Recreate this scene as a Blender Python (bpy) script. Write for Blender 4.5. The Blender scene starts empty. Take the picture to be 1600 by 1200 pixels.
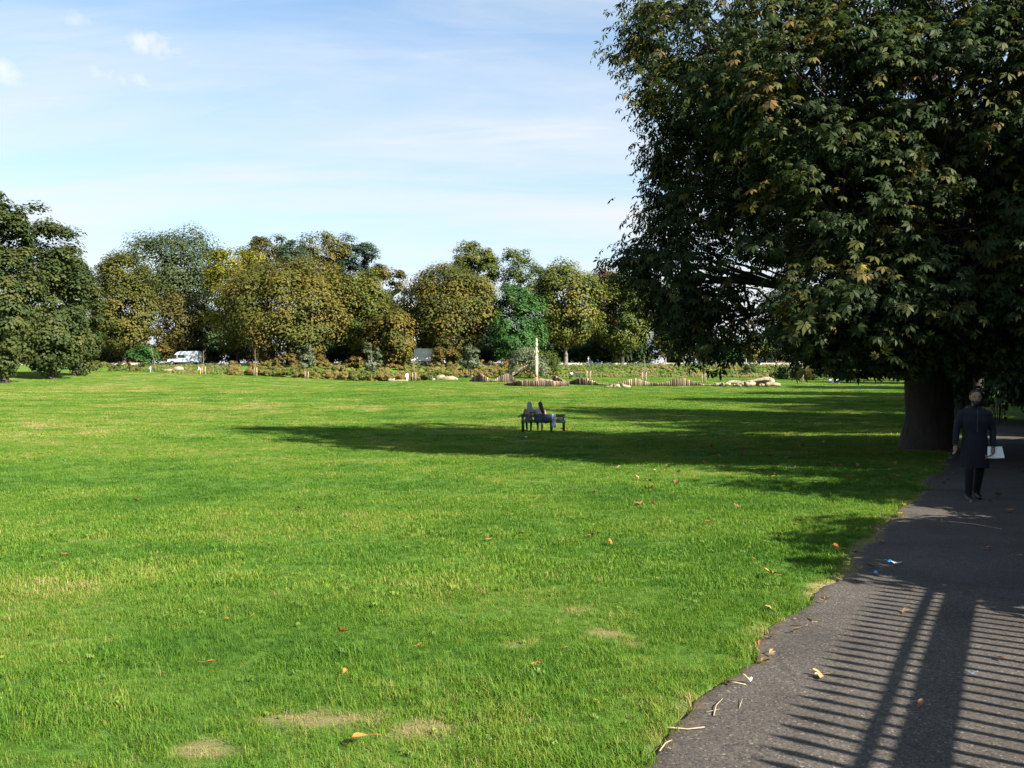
import bpy, bmesh, math, random
import numpy as np
from mathutils import Vector, Matrix

# ------------------------------------------------------------------ camera, sky, sun, exposure
SC = bpy.context.scene
COL = SC.collection
R = math.radians
F = 1331.0                      # focal length in pixels of a 1600 px wide picture
HORIZON = 568.0
EYE = 1.6
SUN_EL = R(34.5)
SUN_AZ = R(126.0)               # clockwise from +Y (the view direction)

cam_d = bpy.data.cameras.new('camera')
cam = bpy.data.objects.new('camera', cam_d)
COL.objects.link(cam)
cam_d.sensor_width = 36.0
cam_d.lens = 36.0 * F / 1600.0
cam_d.clip_start = 0.05
cam_d.clip_end = 6000
cam.location = (0, 0, EYE)
cam.rotation_euler = (R(90) - math.atan((600 - HORIZON) / F), 0, 0)
SC.camera = cam

world = bpy.data.worlds.new('World')
SC.world = world
world.use_nodes = True
wn, wl = world.node_tree.nodes, world.node_tree.links
wn.clear()


def wnode(t, **kw):
    n = wn.new(t)
    for k, v in kw.items():
        setattr(n, k, v)
    return n


sky = wnode('ShaderNodeTexSky', sky_type='NISHITA')
sky.sun_disc = False
sky.sun_elevation = SUN_EL
sky.sun_rotation = SUN_AZ
sky.altitude = 30
sky.air_density = 1.0
sky.dust_density = 1.4
sky.ozone_density = 1.0
bgd = wnode('ShaderNodeBackground')
bgd.inputs['Strength'].default_value = 0.053
out = wnode('ShaderNodeOutputWorld')
tc = wnode('ShaderNodeTexCoord')
sep = wnode('ShaderNodeSeparateXYZ')
wl.new(tc.outputs['Generated'], sep.inputs[0])


def wmath(op, a, b=None, clamp=False):
    n = wnode('ShaderNodeMath', operation=op, use_clamp=clamp)
    for i, v in enumerate((a, b)):
        if v is None:
            continue
        if isinstance(v, (int, float)):
            n.inputs[i].default_value = v
        else:
            wl.new(v, n.inputs[i])
    return n.outputs[0]


# thin high cloud: noise on a plane far overhead, seen through the view direction
zc = wmath('ADD', wmath('MAXIMUM', sep.outputs['Z'], 0.0), 0.16)
px_ = wmath('DIVIDE', sep.outputs['X'], zc)
py_ = wmath('DIVIDE', sep.outputs['Y'], zc)
comb = wnode('ShaderNodeCombineXYZ')
wl.new(px_, comb.inputs[0]); wl.new(py_, comb.inputs[1])


def cloud(rot, scale_xyz, nscale, detail, rough, dist, lo, hi):
    mp = wnode('ShaderNodeMapping')
    mp.inputs['Rotation'].default_value = (0, 0, R(rot))
    mp.inputs['Scale'].default_value = scale_xyz
    wl.new(comb.outputs[0], mp.inputs[0])
    nz = wnode('ShaderNodeTexNoise')
    nz.inputs['Scale'].default_value = nscale
    nz.inputs['Detail'].default_value = detail
    nz.inputs['Roughness'].default_value = rough
    nz.inputs['Distortion'].default_value = dist
    wl.new(mp.outputs[0], nz.inputs['Vector'])
    mr = wnode('ShaderNodeMapRange')
    mr.interpolation_type = 'SMOOTHSTEP'
    mr.inputs['From Min'].default_value = lo
    mr.inputs['From Max'].default_value = hi
    wl.new(nz.outputs['Fac'], mr.inputs['Value'])
    return mr.outputs[0]


c1 = cloud(14, (0.45, 1.5, 1), 0.9, 6, 0.55, 0.6, 0.36, 0.70)
c2 = cloud(-20, (0.6, 2.4, 1), 2.1, 7, 0.64, 1.2, 0.44, 0.74)
haze_f = wmath('POWER', wmath('SUBTRACT', 1.0, wmath('MAXIMUM', sep.outputs['Z'], 0.0), True), 5.0)
veil = wmath('ADD', wmath('MULTIPLY', c1, 0.46), wmath('MULTIPLY', c2, 0.16))
veil = wmath('ADD', veil, wmath('MULTIPLY', haze_f, 0.85))
veil = wmath('ADD', veil, 0.09, True)

# a few small fair-weather puffs
nzp = wnode('ShaderNodeTexNoise')
nzp.inputs['Scale'].default_value = 26
nzp.inputs['Detail'].default_value = 5
nzp.inputs['Roughness'].default_value = 0.6
wl.new(tc.outputs['Generated'], nzp.inputs['Vector'])
puffs = None


def pix_dir(px, py):
    """world direction of a photo pixel (1600 x 1200)"""
    t = math.atan((600 - HORIZON) / F)
    x, y = (px - 800) / F, (600 - py) / F
    d = Vector((x, math.cos(t) + y * math.sin(t), y * math.cos(t) - math.sin(t)))
    return d.normalized()


for (qx, qy, rx, rz, amt) in ((226, 72, .026, .014, .9), (184, 118, .024, .011, 1.0), (8, 118, .014, .011, .8), (126, 32, .018, .010, .6)):
    d = pix_dir(qx, qy)
    sx = wmath('DIVIDE', wmath('SUBTRACT', sep.outputs['X'], d.x), rx)
    sz = wmath('DIVIDE', wmath('SUBTRACT', sep.outputs['Z'], d.z), rz)
    fy = wmath('GREATER_THAN', sep.outputs['Y'], 0.0)
    rr = wmath('ADD', wmath('POWER', wmath('ABSOLUTE', sx), 2.0), wmath('POWER', wmath('ABSOLUTE', sz), 2.0))
    blob = wmath('SUBTRACT', .95, rr)
    blob = wmath('ADD', blob, wmath('MULTIPLY', wmath('SUBTRACT', nzp.outputs['Fac'], 0.52), 6.5))
    blob = wmath('MULTIPLY', wmath('MULTIPLY', wmath('MULTIPLY', blob, 0.5, True), amt), fy)
    puffs = blob if puffs is None else wmath('MAXIMUM', puffs, blob)

mix1 = wnode('ShaderNodeMix', data_type='RGBA')
wl.new(veil, mix1.inputs[0])
tintn = wnode('ShaderNodeMix', data_type='RGBA', blend_type='MULTIPLY')
tintn.inputs[0].default_value = 1.0
wl.new(sky.outputs[0], tintn.inputs[6])
tintn.inputs[7].default_value = (0.80, 1.06, 1.16, 1)
wl.new(tintn.outputs[2], mix1.inputs[6])
mix1.inputs[7].default_value = (4.35, 4.5, 4.65, 1)
mix2 = wnode('ShaderNodeMix', data_type='RGBA')
wl.new(puffs, mix2.inputs[0])
wl.new(mix1.outputs[2], mix2.inputs[6])
mix2.inputs[7].default_value = (4.9, 5.0, 5.1, 1)
wl.new(mix2.outputs[2], bgd.inputs['Color'])
wl.new(bgd.outputs[0], out.inputs[0])

sun_d = bpy.data.lights.new('sun', 'SUN')
sun_d.energy = 5.0
sun_d.angle = R(0.53)
sun_d.color = (1.0, 0.93, 0.80)
sun = bpy.data.objects.new('sun', sun_d)
COL.objects.link(sun)
TO_SUN = Vector((math.sin(SUN_AZ) * math.cos(SUN_EL), math.cos(SUN_AZ) * math.cos(SUN_EL), math.sin(SUN_EL)))
sun.rotation_euler = TO_SUN.to_track_quat('Z', 'Y').to_euler()
sun.location = (60, -40, 60)

SC.view_settings.view_transform = 'Standard'
SC.view_settings.look = 'None'
SC.view_settings.gamma = 1
SC.view_settings.use_curve_mapping = False
SC.view_settings.exposure = 2.0
SC.cycles.max_bounces = 4
SC.cycles.diffuse_bounces = 2
SC.cycles.transmission_bounces = 2
SC.cycles.use_denoising = True

# ------------------------------------------------------------------ terrain function
P = Vector((0.5045, 0.8634))       # direction the path runs
Q = Vector((0.8634, -0.5045))      # to the right of it


def pq(a, q):
    return (a * P.x + q * Q.x, a * P.y + q * Q.y)


_ctrl = []
for (px, py, d) in ((1522, 782, 13.5), (845, 675, 38), (1450, 702, 24), (838, 603, 110), (637, 597, 148), (313, 585, 150),
                    (27, 599, 105), (77, 592, 115), (115, 587, 124), (1210, 598, 125), (1165, 604, 112), (1000, 603, 113),
                    (770, 597, 122), (480, 592, 146), (735, 590, 146), (1100, 592, 138), (1350, 597, 128), (400, 588, 146),
                    (240, 582, 148), (900, 592, 142)):
    _ctrl.append(((px - 800) / F * d, d, EYE - (py - HORIZON) / F * d))
for a in (-30, -12, 0, 4, 8):
    for s in (-9, 0, 9):
        _ctrl.append((s, a, -0.042 * a if a > 0 else 0.0))
_ctrl += [(-12, 16, -.66), (0, 18, -.78), (-14, 36, -1.2), (14, 40, -1.25), (-25, 60, -1.3), (0, 65, -1.4), (25, 65, -1.35), (-40, 85, -1.0),
          (45, 75, -1.3), (60, 110, -1.2), (80, 130, -1.0), (-70, 70, -.4), (-90, 110, 0.3), (-90, 140, .3), (100, 60, -1.0), (110, 120, -.8), (60, 20, -.3), (-60, 20, -.2)]
_C = np.array(_ctrl)


def _tps(r2):
    return np.where(r2 > 1e-9, 0.5 * r2 * np.log(np.maximum(r2, 1e-9)), 0)


_n = len(_C)
_S = 40.0
_xy = _C[:, :2] / _S
_K = _tps(((_xy[:, None] - _xy[None]) ** 2).sum(-1)) + np.eye(_n) * 0.004
_Pm = np.hstack([np.ones((_n, 1)), _xy])
_A = np.block([[_K, _Pm], [_Pm.T, np.zeros((3, 3))]])
_W = np.linalg.solve(_A, np.concatenate([_C[:, 2], np.zeros(3)]))


def sstep(e0, e1, v):
    t = np.clip((v - e0) / (e1 - e0), 0, 1)
    return t * t * (3 - 2 * t)


BANK0, BANK1, ROADZ = 153.0, 162.0, 1.30


def bank_y(x):
    """distance at which the lawn ends and the bank to the road starts"""
    return 153.0 + 3.0 * np.sin(x * 0.03) - 10 * sstep(10, 60, x)


def ground(x, y):
    x = np.asarray(x, float); y = np.asarray(y, float)
    sh = x.shape
    xx = np.clip(x.ravel(), -95, 110); yy = np.clip(y.ravel(), -30, 150)
    q = np.stack([xx, yy], 1) / _S
    K = _tps(((q[:, None] - _xy[None]) ** 2).sum(-1))
    z = K @ _W[:_n] + _W[_n] + q @ _W[_n + 1:]
    b = bank_y(x.ravel())
    t = sstep(0, 9.5, y.ravel() - b)
    z = z * (1 - t) + ROADZ * t
    return z.reshape(sh)


def gz(x, y):
    return float(ground(np.array([x]), np.array([y]))[0])


def at(px, d):
    """ground point in the direction of photo column px at depth d"""
    x = (px - 800) / F * d
    return Vector((x, d, gz(x, d)))


def hit(px, py):
    """where the ray through a photo pixel meets the ground"""
    d = pix_dir(px, py)
    lo = 1.0
    prev = None
    y = 2.0
    while y < 170:
        t = y / d.y
        z = EYE + d.z * t
        g = gz(d.x * t, y)
        if z < g:
            break
        prev = y
        y *= 1.04
    a, b = (prev or 1.0), y
    for _ in range(30):
        m = (a + b) / 2
        t = m / d.y
        if EYE + d.z * t < gz(d.x * t, m):
            b = m
        else:
            a = m
    return Vector((d.x * b / d.y, b, gz(d.x * b / d.y, b)))


def zpix(py, d):
    return EYE + (HORIZON - py) / F * d


# ------------------------------------------------------------------ helpers
def link(o, parent=None):
    COL.objects.link(o)
    if parent is not None:
        o.parent = parent
    return o


def tag(o, label=None, cat=None, group=None, kind=None):
    if label: o['label'] = label
    if cat: o['category'] = cat
    if group: o['group'] = group
    if kind: o['kind'] = kind
    return o


def empty(name, loc=(0, 0, 0), rz=0.0):
    o = bpy.data.objects.new(name, None)
    o.empty_display_size = 0.2
    o.location = loc
    o.rotation_euler = (0, 0, rz)
    return link(o)


def mesh_np(name, verts, faces, mat=None, attrs=None, smooth=False):
    """faces: (n,k) array of equal-sized polygons"""
    me = bpy.data.meshes.new(name)
    verts = np.ascontiguousarray(verts, dtype=np.float32)
    faces = np.ascontiguousarray(faces, dtype=np.int32)
    n, k = faces.shape
    me.vertices.add(len(verts))
    me.vertices.foreach_set('co', verts.ravel())
    me.loops.add(n * k)
    me.loops.foreach_set('vertex_index', faces.ravel())
    me.polygons.add(n)
    me.polygons.foreach_set('loop_start', np.arange(0, n * k, k, dtype=np.int32))
    me.update(calc_edges=True)
    if attrs:
        for an, (dom, vals) in attrs.items():
            a = me.attributes.new(an, 'FLOAT', dom)
            a.data.foreach_set('value', np.ascontiguousarray(vals, dtype=np.float32))
    if smooth:
        me.polygons.foreach_set('use_smooth', np.ones(n, dtype=bool))
    if mat:
        me.materials.append(mat)
    return me


def obj(name, me, parent=None, loc=None, rz=None):
    o = bpy.data.objects.new(name, me)
    link(o, parent)
    if loc is not None: o.location = loc
    if rz is not None: o.rotation_euler = (0, 0, rz)
    return o


class MB:
    """small polygon mesh builder"""
    def __init__(self):
        self.v, self.f, self.s = [], [], []

    def add(self, vs, fs, smooth=False):
        b = len(self.v)
        self.v += [tuple(v) for v in vs]
        self.f += [tuple(i + b for i in f) for f in fs]
        self.s += [smooth] * len(fs)
        return self

    def box(self, c, size, rot=None, bevel=0.0, taper=1.0):
        x, y, z = size[0] / 2, size[1] / 2, size[2] / 2
        b = min(bevel, x * .9, y * .9, z * .9)
        if b <= 0:
            vs = [Vector((sx * x * (taper if sz > 0 else 1), sy * y * (taper if sz > 0 else 1), sz * z)) for sz in (-1, 1) for sx, sy in ((-1, -1), (1, -1), (1, 1), (-1, 1))]
            fs = [(3, 2, 1, 0), (4, 5, 6, 7), (0, 1, 5, 4), (1, 2, 6, 5), (2, 3, 7, 6), (3, 0, 4, 7)]
        else:
            vs, fs = [], []
            rings = ((-z, x - b, y - b), (-z + b, x, y), (z - b, x, y), (z, x - b, y - b))
            for zz, rx, ry in rings:
                t = taper if zz > 0 else 1
                cx, cy = min(rx, x - b), min(ry, y - b)
                for sx, sy in ((-1, -1), (1, -1), (1, 1), (-1, 1)):
                    if sx * sy > 0:
                        pts = ((sx * rx, sy * cy), (sx * cx, sy * ry))
                    else:
                        pts = ((sx * cx, sy * ry), (sx * rx, sy * cy))
                    for p in pts:
                        vs.append(Vector((p[0] * t, p[1] * t, zz)))
            for r in range(3):
                for i in range(8):
                    j = (i + 1) % 8
                    fs.append((r * 8 + i, r * 8 + j, r * 8 + 8 + j, r * 8 + 8 + i))
            fs.append(tuple(reversed(range(8)))); fs.append(tuple(range(24, 32)))
        c = Vector(c)
        if rot is not None:
            vs = [rot @ v for v in vs]
        self.add([v + c for v in vs], fs)
        return self

    def tube(self, pts, rads, n=10, cap=True, smooth=True, jit=0, rng=None, flat=1.0):
        pts = [Vector(p) for p in pts]
        if isinstance(rads, (int, float)): rads = [rads] * len(pts)
        vs, fs = [], []
        up = None
        for i, p in enumerate(pts):
            t = (pts[min(i + 1, len(pts) - 1)] - pts[max(i - 1, 0)])
            t = t.normalized() if t.length > 1e-9 else Vector((0, 0, 1))
            if up is None:
                ref = Vector((0, 0, 1)) if abs(t.z) < 0.95 else Vector((0, 1, 0))
                up = t.cross(ref).normalized()
            else:
                up = (up - t * up.dot(t)).normalized()
            w = t.cross(up)
            for k in range(n):
                a = 2 * math.pi * k / n
                r = rads[i] * (1 + (rng.uniform(-jit, jit) if rng else 0))
                vs.append(p + up * math.cos(a) * r + w * math.sin(a) * r * flat)
        for i in range(len(pts) - 1):
            for k in range(n):
                j = (k + 1) % n
                fs.append((i * n + k, i * n + j, i * n + n + j, i * n + n + k))
        self.add(vs, fs, smooth)
        if cap:
            b = len(self.v) - len(vs)
            self.f.append(tuple(b + i for i in reversed(range(n)))); self.s.append(False)
            e = b + (len(pts) - 1) * n
            self.f.append(tuple(e + i for i in range(n))); self.s.append(False)
        return self

    def lathe(self, prof, n=16, c=(0, 0, 0), smooth=True):
        return self.tube([Vector(c) + Vector((0, 0, z)) for r, z in prof], [r for r, z in prof], n, True, smooth)

    def prism(self, outline, y0, y1, axis='y', smooth=False):
        """outline of (a, z) extruded along an axis"""
        n = len(outline)
        mk = (lambda a, t, z: (a, t, z)) if axis == 'y' else (lambda a, t, z: (t, a, z))
        vs = [mk(a, y0, z) for a, z in outline] + [mk(a, y1, z) for a, z in outline]
        fs = [tuple(range(n)), tuple(reversed(range(n, 2 * n)))]
        fs += [(i, i + n, (i + 1) % n + n, (i + 1) % n) for i in range(n)]
        self.add(vs, fs, smooth)
        return self

    def mesh(self, name, mat):
        me = bpy.data.meshes.new(name)
        me.from_pydata(self.v, [], self.f)
        me.polygons.foreach_set('use_smooth', self.s)
        bm = bmesh.new(); bm.from_mesh(me)
        bmesh.ops.recalc_face_normals(bm, faces=bm.faces)
        bm.to_mesh(me); bm.free()
        me.materials.append(mat)
        me.update()
        return me

    def build(self, name, mat, parent=None, loc=None, rz=None):
        return obj(name, self.mesh(name, mat), parent, loc, rz)


# ------------------------------------------------------------------ materials
def new_mat(name):
    m = bpy.data.materials.new(name)
    m.use_nodes = True
    n = m.node_tree.nodes
    return m, n, m.node_tree.links, n['Principled BSDF']


def set_in(b, **kw):
    for k, v in kw.items():
        b.inputs[k.replace('_', ' ')].default_value = v


def ramp(n, stops, interp='LINEAR'):
    r = n.new('ShaderNodeValToRGB')
    r.color_ramp.interpolation = interp
    e = r.color_ramp.elements
    e[0].position, e[0].color = stops[0][0], (*stops[0][1], 1)
    e[1].position, e[1].color = stops[-1][0], (*stops[-1][1], 1)
    for p, c in stops[1:-1]:
        x = e.new(p); x.color = (*c, 1)
    return r


def plain(name, col, rough=0.7, var=0.25, scale=6.0, bump=0.2, bscale=None, metal=0.0, spec=0.3, stretch=(1, 1, 1), coat=0.0):
    """a paint / cloth / wood like surface with uneven colour and fine relief"""
    m, n, l, b = new_mat(name)
    tc = n.new('ShaderNodeTexCoord')
    mp = n.new('ShaderNodeMapping'); mp.inputs['Scale'].default_value = stretch
    l.new(tc.outputs['Object'], mp.inputs[0])
    nz = n.new('ShaderNodeTexNoise')
    set_in(nz, Scale=scale, Detail=6.0, Roughness=0.62)
    l.new(mp.outputs[0], nz.inputs['Vector'])
    lo = tuple(c * (1 - var) for c in col); hi = tuple(min(1, c * (1 + var)) for c in col)
    rp = ramp(n, [(0.3, lo), (0.5, col), (0.72, hi)])
    l.new(nz.outputs['Fac'], rp.inputs[0])
    l.new(rp.outputs[0], b.inputs['Base Color'])
    set_in(b, Roughness=rough, Metallic=metal)
    b.inputs['Specular IOR Level'].default_value = spec
    b.inputs['Coat Weight'].default_value = coat
    if bump:
        n2 = n.new('ShaderNodeTexNoise')
        set_in(n2, Scale=bscale or scale * 5, Detail=5.0, Roughness=0.6)
        l.new(mp.outputs[0], n2.inputs['Vector'])
        bp = n.new('ShaderNodeBump')
        set_in(bp, Strength=bump, Distance=0.02)
        l.new(n2.outputs['Fac'], bp.inputs['Height'])
        l.new(bp.outputs[0], b.inputs['Normal'])
    return m


def leaf_mat(name, stops, trans=0.35, rough=0.55, attr='tone', instancer=False, spec=0.10):
    """leaf surface: colour by a per-leaf value, diffuse both sides plus light passing through"""
    m, n, l, b = new_mat(name)
    at_ = n.new('ShaderNodeAttribute')
    at_.attribute_name = attr
    at_.attribute_type = 'INSTANCER' if instancer else 'GEOMETRY'
    rp = ramp(n, stops)
    l.new(at_.outputs['Fac'], rp.inputs[0])
    l.new(rp.outputs[0], b.inputs['Base Color'])
    set_in(b, Roughness=rough)
    b.inputs['Specular IOR Level'].default_value = spec
    tr = n.new('ShaderNodeBsdfTranslucent')
    hs = n.new('ShaderNodeHueSaturation')
    hs.inputs['Saturation'].default_value = 1.15
    hs.inputs['Value'].default_value = 1.25
    l.new(rp.outputs[0], hs.inputs['Color'])
    l.new(hs.outputs[0], tr.inputs['Color'])
    mx = n.new('ShaderNodeMixShader')
    mx.inputs[0].default_value = trans
    l.new(b.outputs[0], mx.inputs[1]); l.new(tr.outputs[0], mx.inputs[2])
    l.new(mx.outputs[0], n['Material Output'].inputs['Surface'])
    return m


def bark_mat(name, a, c):
    m, n, l, b = new_mat(name)
    tc = n.new('ShaderNodeTexCoord')
    mp = n.new('ShaderNodeMapping'); mp.inputs['Scale'].default_value = (3.0, 3.0, 0.7)
    l.new(tc.outputs['Object'], mp.inputs[0])
    nz = n.new('ShaderNodeTexNoise'); set_in(nz, Scale=3.0, Detail=8.0, Roughness=0.65, Distortion=0.6)
    l.new(mp.outputs[0], nz.inputs['Vector'])
    rp = ramp(n, [(0.3, a), (0.7, c)])
    l.new(nz.outputs['Fac'], rp.inputs[0]); l.new(rp.outputs[0], b.inputs['Base Color'])
    vz = n.new('ShaderNodeTexVoronoi'); vz.feature = 'DISTANCE_TO_EDGE'; set_in(vz, Scale=5.0)
    l.new(mp.outputs[0], vz.inputs['Vector'])
    bp = n.new('ShaderNodeBump'); set_in(bp, Strength=0.8, Distance=0.03)
    l.new(vz.outputs['Distance'], bp.inputs['Height']); l.new(bp.outputs[0], b.inputs['Normal'])
    set_in(b, Roughness=0.9)
    return m


M = {}
M['bark'] = bark_mat('bark', (.016, .013, .010), (.050, .040, .030))
M['bark_grey'] = bark_mat('bark_grey', (.06, .052, .042), (.17, .15, .125))
M['bark_pale'] = bark_mat('bark_pale', (.16, .14, .11), (.36, .32, .26))


def ground_material():
    m, n, l, b = new_mat('lawn_ground')
    tc = n.new('ShaderNodeTexCoord')

    def noise(scale, detail=5, rough=.6, stretch=(1, 1, 1), dist=0.0):
        mp = n.new('ShaderNodeMapping'); mp.inputs['Scale'].default_value = stretch
        l.new(tc.outputs['Object'], mp.inputs[0])
        z = n.new('ShaderNodeTexNoise'); set_in(z, Scale=scale, Detail=float(detail), Roughness=rough, Distortion=dist)
        l.new(mp.outputs[0], z.inputs['Vector'])
        return z.outputs['Fac']

    big = noise(0.06, 5, .6)
    mid = noise(0.55, 6, .65, (1, 1, 1), .3)
    fine = noise(9.0, 8, .75)
    add = n.new('ShaderNodeMath'); add.operation = 'MULTIPLY_ADD'
    l.new(mid, add.inputs[0]); add.inputs[1].default_value = 0.55
    m2 = n.new('ShaderNodeMath'); m2.operation = 'MULTIPLY_ADD'
    l.new(big, m2.inputs[0]); m2.inputs[1].default_value = 0.55; m2.inputs[2].default_value = -0.06
    l.new(m2.outputs[0], add.inputs[2])
    rp = ramp(n, [(0.36, (.044, .100, .013)), (0.50, (.066, .128, .019)), (0.60, (.100, .138, .030)), (0.72, (.150, .145, .052))])
    l.new(add.outputs[0], rp.inputs[0])
    # fine mottling of blades and thatch
    rf = ramp(n, [(0.30, (.52, .50, .42)), (0.5, (.95, .95, .9)), (0.7, (1.35, 1.3, 1.2))])
    l.new(fine, rf.inputs[0])
    mm = n.new('ShaderNodeMix'); mm.data_type = 'RGBA'; mm.blend_type = 'MULTIPLY'
    mm.inputs[0].default_value = 1.0
    l.new(rp.outputs[0], mm.inputs[6]); l.new(rf.outputs[0], mm.inputs[7])
    # dry bare patches (a value stored on the sheet)
    dr = n.new('ShaderNodeAttribute'); dr.attribute_name = 'dry'
    md = n.new('ShaderNodeMix'); md.data_type = 'RGBA'
    l.new(dr.outputs['Fac'], md.inputs[0])
    l.new(mm.outputs[2], md.inputs[6]); md.inputs[7].default_value = (.19, .145, .075, 1)
    l.new(md.outputs[2], b.inputs['Base Color'])
    set_in(b, Roughness=0.9)
    b.inputs['Specular IOR Level'].default_value = 0.1
    bp = n.new('ShaderNodeBump'); set_in(bp, Strength=0.75, Distance=0.06)
    l.new(fine, bp.inputs['Height']); l.new(bp.outputs[0], b.inputs['Normal'])
    return m


def asphalt_material(name='asphalt', base=(.058, .051, .045), scale=1.0):
    m, n, l, b = new_mat(name)
    tc = n.new('ShaderNodeTexCoord')
    z1 = n.new('ShaderNodeTexNoise'); set_in(z1, Scale=0.9 * scale, Detail=6.0, Roughness=.6)
    z2 = n.new('ShaderNodeTexVoronoi'); set_in(z2, Scale=95.0 * scale)
    z3 = n.new('ShaderNodeTexNoise'); set_in(z3, Scale=55.0 * scale, Detail=4.0, Roughness=.7)
    for z in (z1, z2, z3):
        l.new(tc.outputs['Object'], z.inputs['Vector'])
    r1 = ramp(n, [(0.3, tuple(c * .70 for c in base)), (0.7, tuple(c * 1.25 for c in base))])
    l.new(z1.outputs['Fac'], r1.inputs[0])
    r2 = ramp(n, [(0.0, (.35, .35, .36)), (0.45, (.95, .95, .95)), (0.8, (1.2, 1.18, 1.15)), (1.0, (3.0, 2.9, 2.7))])
    l.new(z2.outputs['Color'], r2.inputs[0])
    mm = n.new('ShaderNodeMix'); mm.data_type = 'RGBA'; mm.blend_type = 'MULTIPLY'; mm.inputs[0].default_value = 1.0
    l.new(r1.outputs[0], mm.inputs[6]); l.new(r2.outputs[0], mm.inputs[7])
    cz = n.new('ShaderNodeTexNoise'); set_in(cz, Scale=2.2 * scale, Detail=5.0, Roughness=.7)
    l.new(tc.outputs['Object'], cz.inputs['Vector'])
    va = n.new('ShaderNodeVectorMath'); va.operation = 'MULTIPLY_ADD'
    l.new(cz.outputs['Color'], va.inputs[0]); va.inputs[1].default_value = (.9, .9, .9); l.new(tc.outputs['Object'], va.inputs[2])
    ck = n.new('ShaderNodeTexVoronoi'); ck.feature = 'DISTANCE_TO_EDGE'; set_in(ck, Scale=.55 * scale)
    l.new(va.outputs[0], ck.inputs['Vector'])
    rc = ramp(n, [(0.0, (.45, .43, .42)), (0.006, (1, 1, 1))])
    l.new(ck.outputs['Distance'], rc.inputs[0])
    mk = n.new('ShaderNodeMix'); mk.data_type = 'RGBA'; mk.blend_type = 'MULTIPLY'; mk.inputs[0].default_value = 0.8
    l.new(mm.outputs[2], mk.inputs[6]); l.new(rc.outputs[0], mk.inputs[7])
    mm = mk
    ed = n.new('ShaderNodeAttribute'); ed.attribute_name = 'soil'
    z4 = n.new('ShaderNodeTexNoise'); set_in(z4, Scale=7.0 * scale, Detail=7.0, Roughness=.7)
    l.new(tc.outputs['Object'], z4.inputs['Vector'])
    am = n.new('ShaderNodeMath'); am.operation = 'MULTIPLY_ADD'; am.use_clamp = True
    l.new(z4.outputs['Fac'], am.inputs[0]); am.inputs[1].default_value = 3.2
    sb = n.new('ShaderNodeMath'); sb.operation = 'MULTIPLY_ADD'
    l.new(ed.outputs['Fac'], sb.inputs[0]); sb.inputs[1].default_value = 2.2; sb.inputs[2].default_value = -2.9
    l.new(sb.outputs[0], am.inputs[2])
    ms = n.new('ShaderNodeMix'); ms.data_type = 'RGBA'
    l.new(am.outputs[0], ms.inputs[0]); l.new(mm.outputs[2], ms.inputs[6]); ms.inputs[7].default_value = (.125, .092, .058, 1)
    l.new(ms.outputs[2], b.inputs['Base Color'])
    set_in(b, Roughness=0.88)
    b.inputs['Specular IOR Level'].default_value = 0.2
    bp = n.new('ShaderNodeBump'); set_in(bp, Strength=0.7, Distance=0.008)
    l.new(z3.outputs['Fac'], bp.inputs['Height']); l.new(bp.outputs[0], b.inputs['Normal'])
    return m


# ------------------------------------------------------------------ value noise in numpy (patchiness of the lawn)
_rs = np.random.RandomState(5)
_lat = _rs.rand(256, 256)


def vnoise(x, y):
    xi, yi = np.floor(x).astype(int), np.floor(y).astype(int)
    fx, fy = x - xi, y - yi
    fx = fx * fx * (3 - 2 * fx); fy = fy * fy * (3 - 2 * fy)
    a = _lat[xi % 256, yi % 256]; b = _lat[(xi + 1) % 256, yi % 256]
    c = _lat[xi % 256, (yi + 1) % 256]; d = _lat[(xi + 1) % 256, (yi + 1) % 256]
    return (a * (1 - fx) + b * fx) * (1 - fy) + (c * (1 - fx) + d * fx) * fy


def fbm(x, y, o=4):
    s, a, t = 0, 1.0, 0
    for k in range(o):
        s = s + a * vnoise(x * 2 ** k + 17.3 * k, y * 2 ** k + 5.1 * k); t += a; a *= .55
    return s / t


EDGE_Q = -1.34                      # left edge of the path


def edge_q(a):
    """ragged boundary between turf and tarmac"""
    a = np.asarray(a, float)
    return EDGE_Q + 0.42 * (fbm(a * 1.6 + 3, a * 0 + 2.2, 5) - .5) + 0.05 * np.sin(a * .9)


DRY = [(hit(px, py), rx, ry) for px, py, rx, ry in (
    (575, 1126, .20, .16), (448, 1128, .24, .16), (695, 1064, .22, .20), (330, 1172, .22, .10), (655, 1140, .18, .12), (800, 1012, .22, .2),
    (950, 993, .2, .16), (985, 1005, .12, .12), (640, 1145, .12, .1), (140, 845, .25, .2), (900, 955, .15, .15))]


def dryness(x, y):
    w = (fbm(x * 4.3, y * 4.3, 4) - .5) * 1.5
    v = np.zeros_like(x)
    for p, rx, ry in DRY:
        r = ((x - p.x) / rx) ** 2 + ((y - p.y) / ry) ** 2
        v = np.maximum(v, np.clip(.8 - r + w * 2.0, 0, .75))
    # worn strip along the tarmac
    a = x * P.x + y * P.y; q = x * Q.x + y * Q.y
    e = edge_q(a)
    v = np.maximum(v, np.clip(1.3 - np.abs(q - e) / .12, 0, 1) * np.clip(fbm(a * 1.7, a * 0 + 9, 3) * 3.0 - .75, 0, 1))
    return v


# ------------------------------------------------------------------ the ground sheet
def axis(parts):
    o = []
    for a, b, s in parts:
        o.append(np.arange(a, b, s))
    return np.concatenate(o)


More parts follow.
